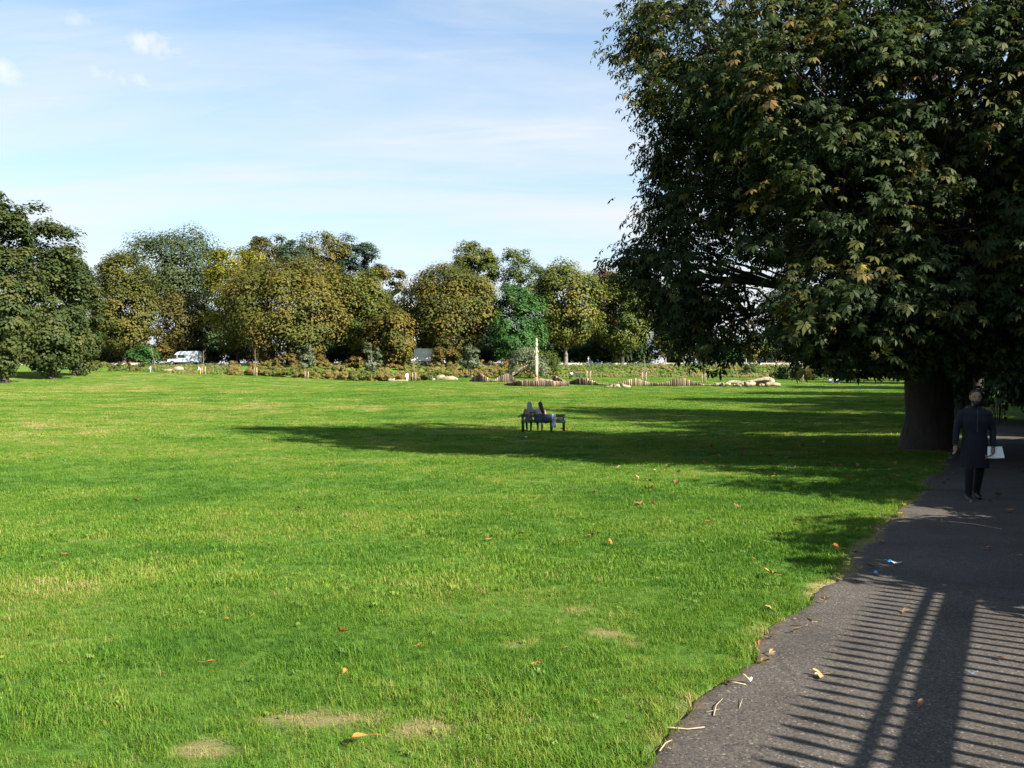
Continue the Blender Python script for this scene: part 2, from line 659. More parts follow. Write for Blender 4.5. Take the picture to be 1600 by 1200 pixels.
gx = np.concatenate([-np.array([2500, 1500, 900, 600, 420, 320, 250, 200, 165, 135]), axis([(-115, -40, 5), (-40, -12, 2), (-12, -4, .5), (-4, 5, .12), (5, 14, .5), (14, 40, 2), (40, 121, 5)]),
                     np.array([135, 165, 200, 250, 320, 420, 600, 900, 1500, 2500])])
gy = np.concatenate([-np.array([400, 200, 100, 60]), axis([(-40, 0, 4), (0, 3, .5), (3, 8, .10), (8, 14, .35), (14, 30, 1), (30, 110, 3), (110, 175, 1.5), (175, 260, 8)]), np.array([300, 400, 600, 900, 1500, 3000])])
GX, GY = np.meshgrid(gx, gy)
GZ = ground(GX, GY)
qq = GX * Q.x + GY * Q.y; aa = GX * P.x + GY * P.y
eq = edge_q(aa)
GZ = GZ - 0.06 * sstep(-0.05, 0.07, qq - eq) * (1 - sstep(1.5, 1.75, qq)) * (aa < 47)
GZ += 0.02 * (fbm(GX * 1.1, GY * 1.1, 3) - .5) * (np.abs(GX) < 60) * (GY < 60)
nx, ny = len(gx), len(gy)
ii = np.arange(nx * ny).reshape(ny, nx)
fc = np.stack([ii[:-1, :-1], ii[:-1, 1:], ii[1:, 1:], ii[1:, :-1]], -1).reshape(-1, 4)
gm = mesh_np('ground', np.stack([GX, GY, GZ], -1).reshape(-1, 3), fc, ground_material(),
             {'dry': ('POINT', dryness(GX.ravel(), GY.ravel()))}, True)
tag(obj('ground', gm), kind='structure')

# tarmac path
pa = np.concatenate([np.arange(-12, 30, .12), np.arange(30, 47, 1.0)])
qs = np.concatenate([[0, .008, .03, .055], np.linspace(.085, 1, 12)])
A2, T2 = np.meshgrid(pa, qs, indexing='ij')
e2 = edge_q(A2)
Q2 = e2 + (1.85 - e2) * T2
PX, PY = A2 * P.x + Q2 * Q.x, A2 * P.y + Q2 * Q.y
PZ = ground(PX, PY) + 0.004 + 0.02 * (fbm(PX * 1.1, PY * 1.1, 3) - .5) * (PY < 60)
PZ[:, 0] -= 0.025
PZ[:, -1] -= 0.03
na, nq = A2.shape
ii = np.arange(na * nq).reshape(na, nq)
fc = np.stack([ii[:-1, :-1], ii[:-1, 1:], ii[1:, 1:], ii[1:, :-1]], -1).reshape(-1, 4)
tag(obj('path', mesh_np('path', np.stack([PX, PY, PZ], -1).reshape(-1, 3), fc, asphalt_material(), {'soil': ('POINT', np.clip(1 - (Q2 - e2) / .22, 0, 1).ravel())}, True)), kind='structure')

# road on top of the bank
mbr = MB()
rx = np.arange(-160, 161, 8.0)
ry = [float(bank_y(np.array([v]))[0]) for v in rx]
vs, fs = [], []
for v, y in zip(rx, ry):
    for t in (11.0, 18.5):
        vs.append((v, y + t, ROADZ + .02))
for i in range(len(rx) - 1):
    fs.append((2 * i, 2 * i + 2, 2 * i + 3, 2 * i + 1))
mbr.add(vs, fs)
tag(mbr.build('road', asphalt_material('road_asphalt', (.06, .058, .056), .3)), kind='structure')


def by(x):
    return float(bank_y(np.array([x]))[0])


M['concrete'] = plain('concrete', (.46, .43, .38), .9, .2, 1.2, .3)
M['kerb'] = plain('kerb_stone', (.40, .38, .34), .9, .2, 2, .2)
# pale raised kerb of the far pavement, in long pieces
pv = empty('pavement', (0, 0, 0))
tag(pv, kind='structure')
for i in range(len(rx) - 1):
    x0, x1 = rx[i], rx[i + 1]
    y0, y1 = by(x0) + 18.6, by(x1) + 18.6
    ang = math.atan2(y1 - y0, x1 - x0)
    rot = Matrix.Rotation(ang, 3, 'Z')
    mb = MB().box(((x0 + x1) / 2, (y0 + y1) / 2, ROADZ + .20), (math.hypot(x1 - x0, y1 - y0) - .03, .35, .44), rot, .03)
    mb.build('kerb', M['kerb'], pv)
    mb = MB().box(((x0 + x1) / 2 - 1.6 * math.sin(ang), (y0 + y1) / 2 + 1.6 * math.cos(ang), ROADZ + .18), (math.hypot(x1 - x0, y1 - y0) - .02, 2.7, .40), rot)
    mb.build('paving', M['concrete'], pv)

# ------------------------------------------------------------------ foliage
def norm(v):
    return v / np.maximum(np.linalg.norm(v, axis=-1, keepdims=True), 1e-9)


def rand_dir(rs, n):
    return norm(rs.normal(size=(n, 3)))


QUAD = (np.array([(-.5, -.36, 0), (.02, -.5, .10), (.5, .02, 0), (-.06, .5, .12)]), np.array([(0, 1, 2, 3)]))


def place_leaves(rs, pos, nrm, size, tone, tmpl=QUAD, tangent=None):
    V, Fc = tmpl
    n, k = len(pos), len(V)
    t = rand_dir(rs, n) if tangent is None else tangent
    t = norm(t - nrm * (t * nrm).sum(-1, keepdims=True))
    b = np.cross(nrm, t)
    w = pos[:, None] + size[:, None, None] * (V[None, :, 0:1] * t[:, None] + V[None, :, 1:2] * b[:, None] + V[None, :, 2:3] * nrm[:, None])
    f = (Fc[None] + (np.arange(n) * k)[:, None, None]).reshape(-1, Fc.shape[1])
    return w.reshape(-1, 3), f, np.repeat(tone, len(Fc))


def clump_leaves(rs, cen, rad, per, size, out_from, tone_c, flat=.75, tj=.09, droop=0.0):
    """leaves on the outer shells of clumps"""
    n = len(cen)
    ci = np.repeat(np.arange(n), per)
    m = len(ci)
    v = rand_dir(rs, m)
    o = norm(cen - out_from)[ci]
    v = norm(v + .45 * o + np.array([0, 0, .35]))
    r = rad[ci] * (rs.rand(m) ** .45)
    pos = cen[ci] + v * r[:, None] * np.array([1, 1, flat])
    nr = norm(v * .75 + o * .35 + np.array([0, 0, .45 - droop]) + rs.normal(size=(m, 3)) * .22)
    s = size * rs.uniform(.65, 1.35, m)
    tone = np.clip(tone_c[ci] + rs.normal(size=m) * tj, 0, 1)
    return pos, nr, s, tone


def crown_mesh(seed, mat, w, h, n_clump=110, per=95, leaf=.46, top=.5, tone=(.15, .75), inner=.18, irregular=.16, depth=None, lowskirt=True):
    """crown: base at z=0, height h, width w; `top` is the height (fraction) of the widest part"""
    rs = np.random.RandomState(seed)
    dpt = depth or w * .92
    u = rand_dir(rs, n_clump)
    up = u[:, 2] > 0
    ph = rs.rand(6) * 6.28
    az = np.arctan2(u[:, 1], u[:, 0])
    bump = 1 + irregular * (np.sin(2 * az + ph[0] + 2 * u[:, 2]) * .5 + np.sin(3 * az + ph[1]) * .5 + np.sin(5 * u[:, 2] + ph[2] + az) * .55)
    r = rs.uniform(.80, 1.0, n_clump)
    ins = rs.rand(n_clump) < inner
    r[ins] *= rs.uniform(.35, .75, ins.sum())
    rad = rs.uniform(.10, .19, n_clump) * min(w, h * 1.1)
    e = .86                     # squarer than a ball
    sh = np.sign(u) * np.abs(u) ** e
    sh = sh / np.maximum(np.linalg.norm(sh, axis=1, keepdims=True), 1e-6)
    lump = rs.randint(3, 6)
    ld = rand_dir(rs, lump); ld[:, 2] = np.abs(ld[:, 2]) * .8
    near_l = (u @ ld.T).max(1)
    bump = bump * (.93 + .13 * np.clip((near_l - .72) / .28, 0, 1))
    mrg = rad.mean() * .8
    cen = np.zeros((n_clump, 3))
    cen[:, 0] = sh[:, 0] * (w / 2 - mrg) * r * bump
    cen[:, 1] = sh[:, 1] * (dpt / 2 - mrg) * r * bump
    hz = np.where(up, h * (1 - top) - mrg * .7, h * top - mrg * .5)
    cen[:, 2] = h * top + sh[:, 2] * hz * r * np.where(up, bump, 1)
    tc = rs.uniform(tone[0], tone[1], n_clump)
    ctr = np.array([0, 0, h * top * .8])
    pos, nr, s, tn = clump_leaves(rs, cen, rad, per, leaf, ctr, tc)
    v, f, t = place_leaves(rs, pos, nr, s, tn)
    me = mesh_np('crown', v, f, mat, {'tone': ('FACE', t)})
    return me, cen


def limb_tree(rs, mb, base_r, h_trunk, tips, lean=(0, 0), n=9, flare=1.5, branches=10):
    """tapered trunk with flare and limbs reaching towards given clump centres"""
    pts = [(0, 0, -.15), (0, 0, .12), (lean[0] * .05, lean[1] * .05, .6)]
    rr = [base_r * flare * 1.1, base_r * flare * .85, base_r * 1.05]
    for t in (.35, .7, 1.0):
        pts.append((lean[0] * t + rs.uniform(-.1, .1) * base_r, lean[1] * t + rs.uniform(-.1, .1) * base_r, h_trunk * t + .6 * (1 - t)))
        rr.append(base_r * (1.0 - .32 * t))
    mb.tube(pts, rr, n, True, True)
    top = Vector(pts[-1])
    idx = rs.permutation(len(tips))[:branches]
    for i in idx:
        e = Vector(tips[i])
        st = Vector(pts[-2]).lerp(top, rs.uniform(.2, 1.0))
        mid = st.lerp(e, .45) + Vector((rs.uniform(-.4, .4), rs.uniform(-.4, .4), rs.uniform(.1, .9)))
        r0 = base_r * rs.uniform(.26, .45)
        mb.tube([st, st.lerp(mid, .5) + Vector((0, 0, .15)), mid, mid.lerp(e, .55), e], [r0, r0 * .8, r0 * .6, r0 * .35, r0 * .12], 6, False, True)


# leaf colours
LM = {}
LM['brown_olive'] = leaf_mat('leaf_brown_olive', [(0, (.036, .048, .012)), (.35, (.068, .074, .016)), (.65, (.105, .088, .020)), (1, (.145, .094, .026))], .25)
LM['olive'] = leaf_mat('leaf_olive', [(0, (.034, .056, .014)), (.4, (.066, .086, .018)), (.75, (.102, .104, .022)), (1, (.140, .112, .026))], .25)
LM['rust'] = leaf_mat('leaf_rust', [(0, (.046, .050, .015)), (.4, (.084, .072, .019)), (.8, (.118, .080, .023)), (1, (.140, .084, .027))], .25)
LM['yellow'] = leaf_mat('leaf_yellow_green', [(0, (.070, .084, .014)), (.5, (.140, .142, .020)), (1, (.240, .205, .032))], .3)
LM['dark'] = leaf_mat('leaf_dark_green', [(0, (.018, .036, .014)), (.5, (.034, .054, .020)), (1, (.062, .075, .026))], .22)
LM['lime'] = leaf_mat('leaf_lime_tree', [(0, (.024, .040, .013)), (.5, (.044, .058, .017)), (.86, (.072, .072, .020)), (1, (.150, .088, .026))], .22)
LM['blue'] = leaf_mat('leaf_blue_green', [(0, (.020, .042, .024)), (.5, (.036, .062, .036)), (1, (.062, .088, .052))], .22)
LM['bright'] = leaf_mat('leaf_bright_green', [(0, (.030, .078, .020)), (.5, (.052, .118, .030)), (1, (.092, .165, .050))], .3)
LM['grey'] = leaf_mat('leaf_grey_green', [(0, (.052, .074, .040)), (.5, (.088, .110, .062)), (1, (.150, .165, .105))], .28)
LM['wine'] = leaf_mat('leaf_wine', [(0, (.040, .026, .020)), (.5, (.068, .036, .026)), (1, (.100, .052, .034))], .22)
LM['bramble'] = leaf_mat('leaf_bramble', [(0, (.044, .070, .016)), (.35, (.095, .100, .024)), (.65, (.140, .118, .032)), (1, (.150, .092, .038))], .28)
LM['chestnut'] = leaf_mat('leaf_chestnut', [(0, (.014, .026, .009)), (.42, (.026, .040, .012)), (.58, (.060, .062, .016)), (.72, (.110, .080, .026)), (.84, (.150, .088, .030)), (.93, (.230, .185, .030)), (1, (.300, .250, .045))], .25, .55)


def tree(name, label, seed, px, d, top, width, bottom, kind, trunk_r=.38, group=None, n_clump=110, per=95, leaf=.46, wide=.5, tone=(.15, .8), irregular=.16, bark='bark', base=None, dx=0.0):
    """px, top, bottom, width: as measured in the photo at depth d, turned into metres here"""
    g = at(px, d)
    if base is not None: g.z = base
    rs = np.random.RandomState(seed + 500)
    h = zpix(top, d) - zpix(bottom, d)
    w = width / F * d * 1.10
    h *= 1.06
    z0 = zpix(bottom, d) - g.z
    root = empty(name, g, 0)
    tag(root, label, 'tree', group)
    me, cen = crown_mesh(seed, LM[kind], w, h, int(n_clump * 1.15), int(per * 1.85), leaf * .80, wide, tone, irregular=irregular)
    cr = obj('crown', me, root, (dx, 0, z0))
    tips = cen + np.array([dx, 0, z0])
    mb = MB()
    limb_tree(rs, mb, trunk_r, max(1.5, z0 + h * .28), tips, (dx * .3, 0), branches=12)
    mb.build('trunk', M[bark], root)
    return root


ROW = 'trees along the road behind the lawn'
tree('lime_tree', 'tall dark lime tree cut by the left picture edge', 11, 6, 104, 304, 118, 592, 'lime', .5, 'lime trees at the left of the lawn', 150, 100, .42, .45, (.1, .7), .10)
tree('lime_tree', 'tall dark lime tree with a stepped top, second from the left edge', 12, 80, 115, 334, 128, 588, 'lime', .5, 'lime trees at the left of the lawn', 150, 100, .44, .42, (.1, .7), .12)
tree('lime_tree', 'shorter lime tree at the right end of the left group', 13, 118, 124, 392, 90, 583, 'lime', .45, 'lime trees at the left of the lawn', 110, 90, .44, .40, (.15, .75), .2)
tree('tree', 'thin-leaved brown-green tree right of the dark lime trees', 14, 194, 170, 396, 108, 562, 'brown_olive', .4, ROW, 150, 95, .46, .55, (.1, .6), .12)
tree('tree', 'large grey-green domed tree above the white van', 15, 277, 192, 357, 150, 500, 'dark', .55, ROW, 120, 95, .5, .55, (.3, 1.0), .18)
tree('chestnut_tree', 'ragged brown tree right behind the white van', 16, 285, 178, 455, 105, 562, 'rust', .4, ROW, 100, 60, .46, .5, (.05, .5), .25)
tree('tree', 'yellow-green tree, brightest yellow in the row', 17, 372, 174, 390, 108, 560, 'yellow', .4, ROW, 110, 85, .46, .6, (.15, .8), .16)
tree('chestnut_tree', 'widest brown-green chestnut of the row, in front of the yellow tree', 18, 452, 164, 402, 218, 572, 'brown_olive', .6, ROW, 230, 100, .46, .50, (.1, .75), .10)
tree('tree', 'brown treetop rising behind the yellow tree', 19, 420, 196, 369, 78, 480, 'rust', .4, ROW, 70, 80, .5, .55, (.0, .5), .15)
tree('tree', 'olive-brown rounded treetop, highest between yellow tree and sky gap', 20, 502, 196, 366, 104, 500, 'brown_olive', .45, ROW, 100, 80, .5, .55, (.2, .8), .15)
tree('tree', 'dark blue-green treetop right of the olive-brown one', 21, 556, 198, 377, 76, 500, 'blue', .4, ROW, 75, 85, .48, .55, (.0, .45), .2)
tree('tree', 'small blue-green treetop wedged above the wide chestnut', 22, 466, 190, 374, 66, 480, 'blue', .4, ROW, 60, 80, .48, .55, (.2, .8), .2)
tree('chestnut_tree', 'olive chestnut to the right of the widest chestnut', 23, 570, 168, 424, 108, 570, 'olive', .45, ROW, 120, 95, .46, .5, (.25, .85), .12)
tree('tree', 'rust-brown treetop beside the gap of sky', 24, 598, 186, 411, 74, 540, 'rust', .4, ROW, 75, 85, .48, .5, (.15, .7), .15)
tree('chestnut_tree', 'low brown chestnut left of the white lorry', 25, 612, 160, 478, 82, 576, 'brown_olive', .4, ROW, 90, 85, .44, .5, (.2, .8), .15)
tree('chestnut_tree', 'round brown-olive chestnut above the white lorry', 26, 702, 166, 417, 160, 556, 'brown_olive', .6, ROW, 190, 100, .46, .52, (.1, .75), .10)
tree('tree', 'tall olive treetop rising behind the round chestnut', 27, 743, 200, 378, 84, 500, 'olive', .45, ROW, 90, 90, .48, .58, (.2, .75), .12)
tree('tree', 'airy grey-green treetop behind the bright green tree', 28, 815, 200, 392, 80, 500, 'olive', .45, ROW, 80, 55, .46, .55, (.0, .6), .18)
tree('tree', 'bright green tree behind the totem pole', 29, 808, 163, 447, 92, 574, 'bright', .4, ROW, 130, 95, .42, .40, (.0, .6), .14)
tree('chestnut_tree', 'olive-yellow chestnut with bare trunk right of the totem pole', 30, 884, 168, 411, 116, 546, 'olive', .42, ROW, 130, 100, .46, .55, (.2, .95), .12, 'bark_grey', dx=0)
tree('tree', 'wine-brown treetop between two olive trees', 31, 944, 196, 420, 66, 520, 'wine', .4, ROW, 60, 80, .48, .5, (.2, .8), .14)
tree('chestnut_tree', 'olive chestnut just left of the big near chestnut', 32, 972, 172, 424, 104, 556, 'olive', .42, ROW, 120, 95, .46, .55, (.1, .7), .14)
tree('tree', 'dark green tree half hidden behind the near chestnut leaves', 33, 1052, 182, 432, 100, 560, 'dark', .42, ROW, 100, 80, .46, .55, (.1, .7), .14)
tree('young_tree', 'small yellow-green tree with pale thin trunk by the road', 34, 1040, 168, 520, 34, 558, 'yellow', .12, ROW, 34, 45, .36, .5, (.0, .5), .18, 'bark_pale')
tree('young_tree', 'bushy green tree in front of the red house', 35, 1133, 164, 528, 54, 572, 'bright', .14, ROW, 50, 60, .38, .5, (.0, .5), .18, 'bark_grey')
tree('young_tree', 'small tree with rust top beside the blue car', 36, 1178, 162, 521, 34, 566, 'brown_olive', .14, ROW, 40, 55, .36, .5, (.2, .9), .18, 'bark_grey')
tree('tree', 'dark tree behind the parked cars under the near chestnut', 37, 1245, 205, 440, 130, 575, 'dark', .4, ROW, 110, 80, .5, .5, (.2, .8), .15)
tree('tree', 'olive tree far off to the right beyond the trunk', 38, 1370, 215, 420, 150, 575, 'olive', .4, ROW, 110, 80, .5, .5, (.2, .8), .15)
# dark understorey that closes the row from behind
for k, (px, d, top, w) in enumerate(((60, 190, 500, 150), (160, 205, 470, 140), (330, 200, 480, 120), (520, 205, 470, 160), (640, 205, 470, 120), (760, 205, 490, 110), (870, 205, 490, 120), (960, 205, 490, 120))):
    tree('evergreen_tree', 'dark evergreen filling the gaps behind the road trees', 60 + k, px, d, top, w, 572, 'dark', .3, 'dark evergreens behind the road trees', 90, 70, .6, .45, (.0, .5), .12)

# ------------------------------------------------------------------ the big horse chestnut and its avenue
def palmate(nl=7):
    V, Fc = [], []
    for i in range(nl):
        a = (i - (nl - 1) / 2) / nl * R(300)
        L = .56 * (1 - .40 * abs((i - (nl - 1) / 2) / ((nl - 1) / 2)) ** 1.4)
        c, s = math.cos(a), math.sin(a)
        wd = L * .19
        drop = -.20 * L
        b = len(V)
        for u, w, z in ((.06 * L, 0, 0), (.62 * L, -wd, drop * .4 - .03), (L, 0, drop * 2.2), (.62 * L, wd, drop * .4 - .03)):
            V.append((u * c - w * s, u * s + w * c, z))
        Fc.append((b, b + 1, b + 2, b + 3))
    return np.array(V), np.array(Fc)


PALM7, PALM5 = palmate(7), palmate(5)


def chestnut_meshes(seed, lobes, skirt, n_twig, per):
    rs = np.random.RandomState(seed)
    C = np.array([l[0] for l in lobes], float); Rd = np.array([l[1] if len(l[1]) == 3 else (l[1][0],) * 3 for l in lobes], float)
    wgt = Rd[:, 0] * Rd[:, 1] + Rd[:, 0] * Rd[:, 2]
    li = rs.choice(len(lobes), n_twig, p=wgt / wgt.sum())
    u = rand_dir(rs, n_twig)
    r = rs.uniform(.55, 1.0, n_twig) ** .6
    tips = C[li] + u * Rd[li] * r[:, None]
    # drop twigs that lie deep inside other lobes (they would never see light)
    deep = np.zeros(n_twig, bool)
    for k in range(len(lobes)):
        e = (((tips - C[k]) / Rd[k]) ** 2).sum(1)
        deep |= (e < .38) & (li != k)
    deep &= rs.rand(n_twig) < .8
    tips, u, li = tips[~deep], u[~deep], li[~deep]
    sk = np.array(skirt, float)
    tips = np.vstack([tips, sk]); u = np.vstack([u, norm(sk * np.array([1, 1, 0]) + np.array([0, 0, -.5]))])
    n = len(tips)
    # leaves hang round each twig end
    cnt = rs.randint(int(per * .6), int(per * 1.4), n)
    ci = np.repeat(np.arange(n), cnt)
    m = len(ci)
    spread = rs.uniform(.35, .75, n)
    off = rs.normal(size=(m, 3)) * np.array([.62, .62, .50]) * spread[ci][:, None]
    pos = tips[ci] + off
    low = pos[:, 2] < 2.15 + .35 * rs.rand(m)
    pos[low, 2] = 2.15 + rs.rand(low.sum()) ** 2 * 2.2
    outw = norm(off * .9 + u[ci] * .5 + np.array([0, 0, .05]))
    nr = norm(np.array([0, 0, .85]) + outw * .65 + rs.normal(size=(m, 3)) * .38)
    tang = norm(outw * np.array([1, 1, .2]) + np.array([0, 0, -.55]) + rs.normal(size=(m, 3)) * .3)
    tc = rs.beta(1.6, 2.6, n)
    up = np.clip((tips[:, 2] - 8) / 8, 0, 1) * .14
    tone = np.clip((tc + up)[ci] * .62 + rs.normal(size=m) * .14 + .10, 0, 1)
    size = rs.uniform(.24, .46, m)
    h = m * 2 // 3
    v1, f1, t1 = place_leaves(rs, pos[:h], nr[:h], size[:h], tone[:h], PALM7, tang[:h])
    v2, f2, t2 = place_leaves(rs, pos[h:], nr[h:], size[h:], tone[h:], PALM5, tang[h:])
    me = mesh_np('crown', np.vstack([v1, v2]), np.vstack([f1, f2 + len(v1)]), LM['chestnut'], {'tone': ('FACE', np.concatenate([t1, t2]))})
    # wood: trunk, limbs to each lobe, branches to twigs
    mb = MB()
    pr = random.Random(seed)
    ring = 18
    pts = [(0, 0, -.25), (0, 0, .05), (0, 0, .35), (.02, 0, .9), (0, .02, 1.8), (.05, 0, 2.8), (0, 0, 3.8), (.1, .1, 6.5), (0, 0, 9.5), (.1, 0, 12.5)]
    rr = [.76, .70, .65, .62, .61, .61, .58, .42, .26, .08]
    mb.tube(pts, rr, ring, True, True, .085, pr)
    for k, (c, rd) in enumerate(lobes):
        e = Vector(c)
        zs = min(max(2.9, e.z * .45), 8)
        st = Vector((0, 0, zs))
        d = e - st
        mid1 = st + d * .3 + Vector((0, 0, .25 * d.length * .35))
        mid2 = st + d * .65 + Vector((0, 0, .3 * d.length * .3))
        r0 = min(.30, .10 + .028 * max(rd))
        limb = [st, mid1, mid2, e]
        P2 = []
        for a in range(3):
            P2 += [limb[a].lerp(limb[a + 1], t) + Vector((pr.uniform(-.12, .12), pr.uniform(-.12, .12), pr.uniform(-.1, .1))) for t in (0, .5)]
        P2.append(e)
        mb.tube(P2, [r0 * (1 - .85 * i / 6) for i in range(7)], 8, False, True)
        mine = np.where(li == k)[0]
        for j in mine[:26]:
            t = Vector(tips[j])
            s = mid2.lerp(e, pr.random()) if pr.random() < .7 else mid1.lerp(mid2, pr.random())
            md = s.lerp(t, .55) + Vector((pr.uniform(-.3, .3), pr.uniform(-.3, .3), pr.uniform(.0, .5)))
            mb.tube([s, md, t], [.05, .028, .010], 5, False, True)
    return me, mb.mesh('trunk', M['bark'])


def px_local(px, py, y=0.0):
    d = 24.0 + y
    return ((px - 1450) / F * d + (11.7 / 24.0) * y, y, (HORIZON - py) / F * d + EYE + .82)


LOBES = [((0, 0, 9.0), (5.2, 5.4, 5.4)), ((-2.3, 1.5, 11.8), (3.6, 4, 3.2)), ((3, 0, 12.2), (4.2, 4.2, 3.4)), ((.5, -2.5, 11.5), (4, 4, 3.4)),
         (px_local(1095, 75, 2.5), (1.9, 2.0, 1.7)), (px_local(1130, 175, 3), (1.8, 2.0, 1.7)), (px_local(1110, 285, 2), (1.7, 1.9, 1.4)), (px_local(1180, 90, -2), (2.0, 2, 2.0)),
         (px_local(1040, 45, 2.5), (1.0, 1.3, .8)), (px_local(1065, 440), (1.35, 2.0, 1.2)), (px_local(1110, 500, -.6), (1.1, 1.6, 1.2)), (px_local(1085, 345, .5), (1.3, 1.8, 1.1)),
         (px_local(1285, 330, -4), (1.8, 2.0, 2.2)), (px_local(1345, 470, -4.5), (1.9, 2.1, 1.9)), (px_local(1420, 330, -4), (2.8, 2.0, 2.7)), (px_local(1430, 500, -3.8), (2.8, 1.8, 1.3)),
         (px_local(1540, 420, -4.5), (2.4, 2.2, 2.4)), (px_local(1300, 180, -4), (2.4, 2.2, 2.2)), (px_local(1480, 160, -4), (2.8, 2.4, 2.6)), (px_local(1315, 525, 1), (1.7, 2.4, 1.0)),
         ((5.5, -2.5, 6.5), (2.8, 2.8, 2.8)), ((6.5, 1.5, 8), (2.6, 2.6, 3)), ((3.5, 3.5, 8), (2.6, 2.4, 2.6)), ((-2.3, 5, 8), (2.4, 2.8, 2.6)), ((-2.2, 7.6, 10), (2.4, 2.4, 2.4)),
         ((5.8, -1, 3.9), (2.4, 2.6, 1.3)), ((5.2, 1.5, 4.2), (2.2, 1.8, 1.2))]
_r = random.Random(4)
SKIRT = []
for k in range(110):
    px = _r.uniform(1225, 1560)
    y = _r.uniform(-5.5, 3)
    SKIRT.append(px_local(px, _r.uniform(470, 555), y))
for k in range(44):
    SKIRT.append(px_local(_r.uniform(1495, 1650), _r.uniform(505, 572), _r.uniform(-2, 4)))
for k in range(18):
    SKIRT.append(px_local(_r.uniform(1050, 1125), _r.uniform(470, 535), _r.uniform(-1.5, 1)))
for (px, py) in ((972, 98), (985, 88), (1000, 75), (1012, 60), (1005, 25), (1010, 140), (1018, 160), (1028, 110), (1024, 250), (1030, 235), (1020, 315), (1034, 270), (985, 398), (975, 408), (1000, 395), (1000, 420), (1015, 395), (1040, 520), (1035, 490), (1190, 470), (1200, 360), (1175, 520)):
    for _k in range(2):
        p = px_local(px + _r.uniform(-6, 6), py + _r.uniform(-6, 6), _r.uniform(.5, 3.5))
        SKIRT.append(p)
for k in range(60):                      # ragged sprays down the left side
    py = _r.uniform(0, 480)
    bx = np.interp(py, [0, 60, 110, 180, 250, 320, 370, 410, 450, 480], [1005, 995, 1000, 1030, 1040, 1035, 1030, 995, 1010, 1035])
    SKIRT.append(px_local(bx + _r.uniform(-12, 30), py, _r.uniform(.0, 3.0)))
che_crown, che_trunk = chestnut_meshes(3, LOBES, SKIRT, 1600, 36)
g0 = at(1450, 24.0)
big = empty('chestnut_tree', g0)
tag(big, 'huge dark horse chestnut with thick trunk beside the path', 'tree')
obj('crown', che_crown, big)
obj('trunk', che_trunk, big)

AV = 'avenue chestnuts along the path beyond the big one'


def avenue(x, y, rz, s, label, group=AV, sz=None):
    e = empty('chestnut_tree', (x, y, gz(x, y)), rz)
    e.scale = (s, s, sz or s)
    tag(e, label, 'tree', group)
    obj('crown', che_crown, e); obj('trunk', che_trunk, e)
    return e


for k, (dist, rz, s, lab) in enumerate(((21, 2.1, 1.0, 'first chestnut behind the big one on the path side'), (42, 4.0, .95, 'second chestnut behind the big one on the path side'),
                                        (62, .9, .95, 'third chestnut behind the big one on the path side'), (84, 5.2, 1.0, 'fourth chestnut behind the big one on the path side'),
                                        (106, 3.1, 1.0, 'farthest chestnut of the avenue beyond the trunk'))):
    x, y = g0.x + P.x * dist, g0.y + P.y * dist
    avenue(x, y, rz, s * .74, lab, AV, s)
BEHIND = 'chestnuts behind the railings right of the path'
for (a, q, rz, s, sz, lab) in ((24.6, 7.4, 2.9, .90, .95, 'chestnut behind the railings that shades the walking man'), (41, 10, 1.2, .95, 1.0, 'second chestnut behind the railings, past the walking man'),
                               (58, 10, 4.4, .95, 1.0, 'chestnut behind the railings farther along the path'), (76, 10, .2, .95, 1.0, 'farthest chestnut behind the railings')):
    x, y = pq(a, q)
    avenue(x, y, rz, s, lab, BEHIND, sz)

# ------------------------------------------------------------------ railings right of the path (seen mostly as their shadow)
M['iron'] = plain('black_iron_paint', (.012, .013, .014), .45, .3, 8, .15, metal=0.0, spec=.5)
FQ, FH = 1.90, 1.90
fo = pq(0, FQ)
rail = empty('railings', (fo[0], fo[1], gz(*fo)), math.atan2(P.y, P.x))
tag(rail, 'black spear-topped iron railings along the right of the path', 'railings')
pk = MB()
pk.box((0, 0, FH * .5 - .06), (.046, .030, FH - .20))
pk.add([(-.023, -.015, FH - .16), (.023, -.015, FH - .16), (.023, .015, FH - .16), (-.023, .015, FH - .16), (-.032, -.017, FH - .08), (.032, -.017, FH - .08), (.032, .017, FH - .08), (-.032, .017, FH - .08), (0, 0, FH + .03)],
       [(0, 1, 5, 4), (1, 2, 6, 5), (2, 3, 7, 6), (3, 0, 4, 7), (4, 5, 8), (5, 6, 8), (6, 7, 8), (7, 4, 8)])
pkm = pk.mesh('picket', M['iron'])
FZ0 = gz(*fo)


def fz(a):
    return gz(*pq(a, FQ)) - FZ0


for i in range(101):
    a = -3.2 + i * .155
    obj('picket', pkm, rail, (a, 0, fz(a)))
for z, hh, w in ((FH - .27, .030, .04), (FH - .42, .125, .06), (.22, .05, .05)):
    mb = MB()
    vs = [-3.4, 0, 3, 6, 9, 12.6]
    for a0, a1 in zip(vs[:-1], vs[1:]):
        z0, z1 = fz(a0) + z, fz(a1) + z
        mb.add([(a0, -w / 2, z0 - hh / 2), (a1, -w / 2, z1 - hh / 2), (a1, w / 2, z1 - hh / 2), (a0, w / 2, z0 - hh / 2), (a0, -w / 2, z0 + hh / 2), (a1, -w / 2, z1 + hh / 2), (a1, w / 2, z1 + hh / 2), (a0, w / 2, z0 + hh / 2)],
               [(3, 2, 1, 0), (4, 5, 6, 7), (0, 1, 5, 4), (1, 2, 6, 5), (2, 3, 7, 6), (3, 0, 4, 7)])
    mb.build('rail', M['iron'], rail)
for a in (-3.3, 12.5):
    MB().box((a, 0, FH / 2 + fz(a) - .05), (.08, .08, FH + .1), None, .01).build('post', M['iron'], rail)


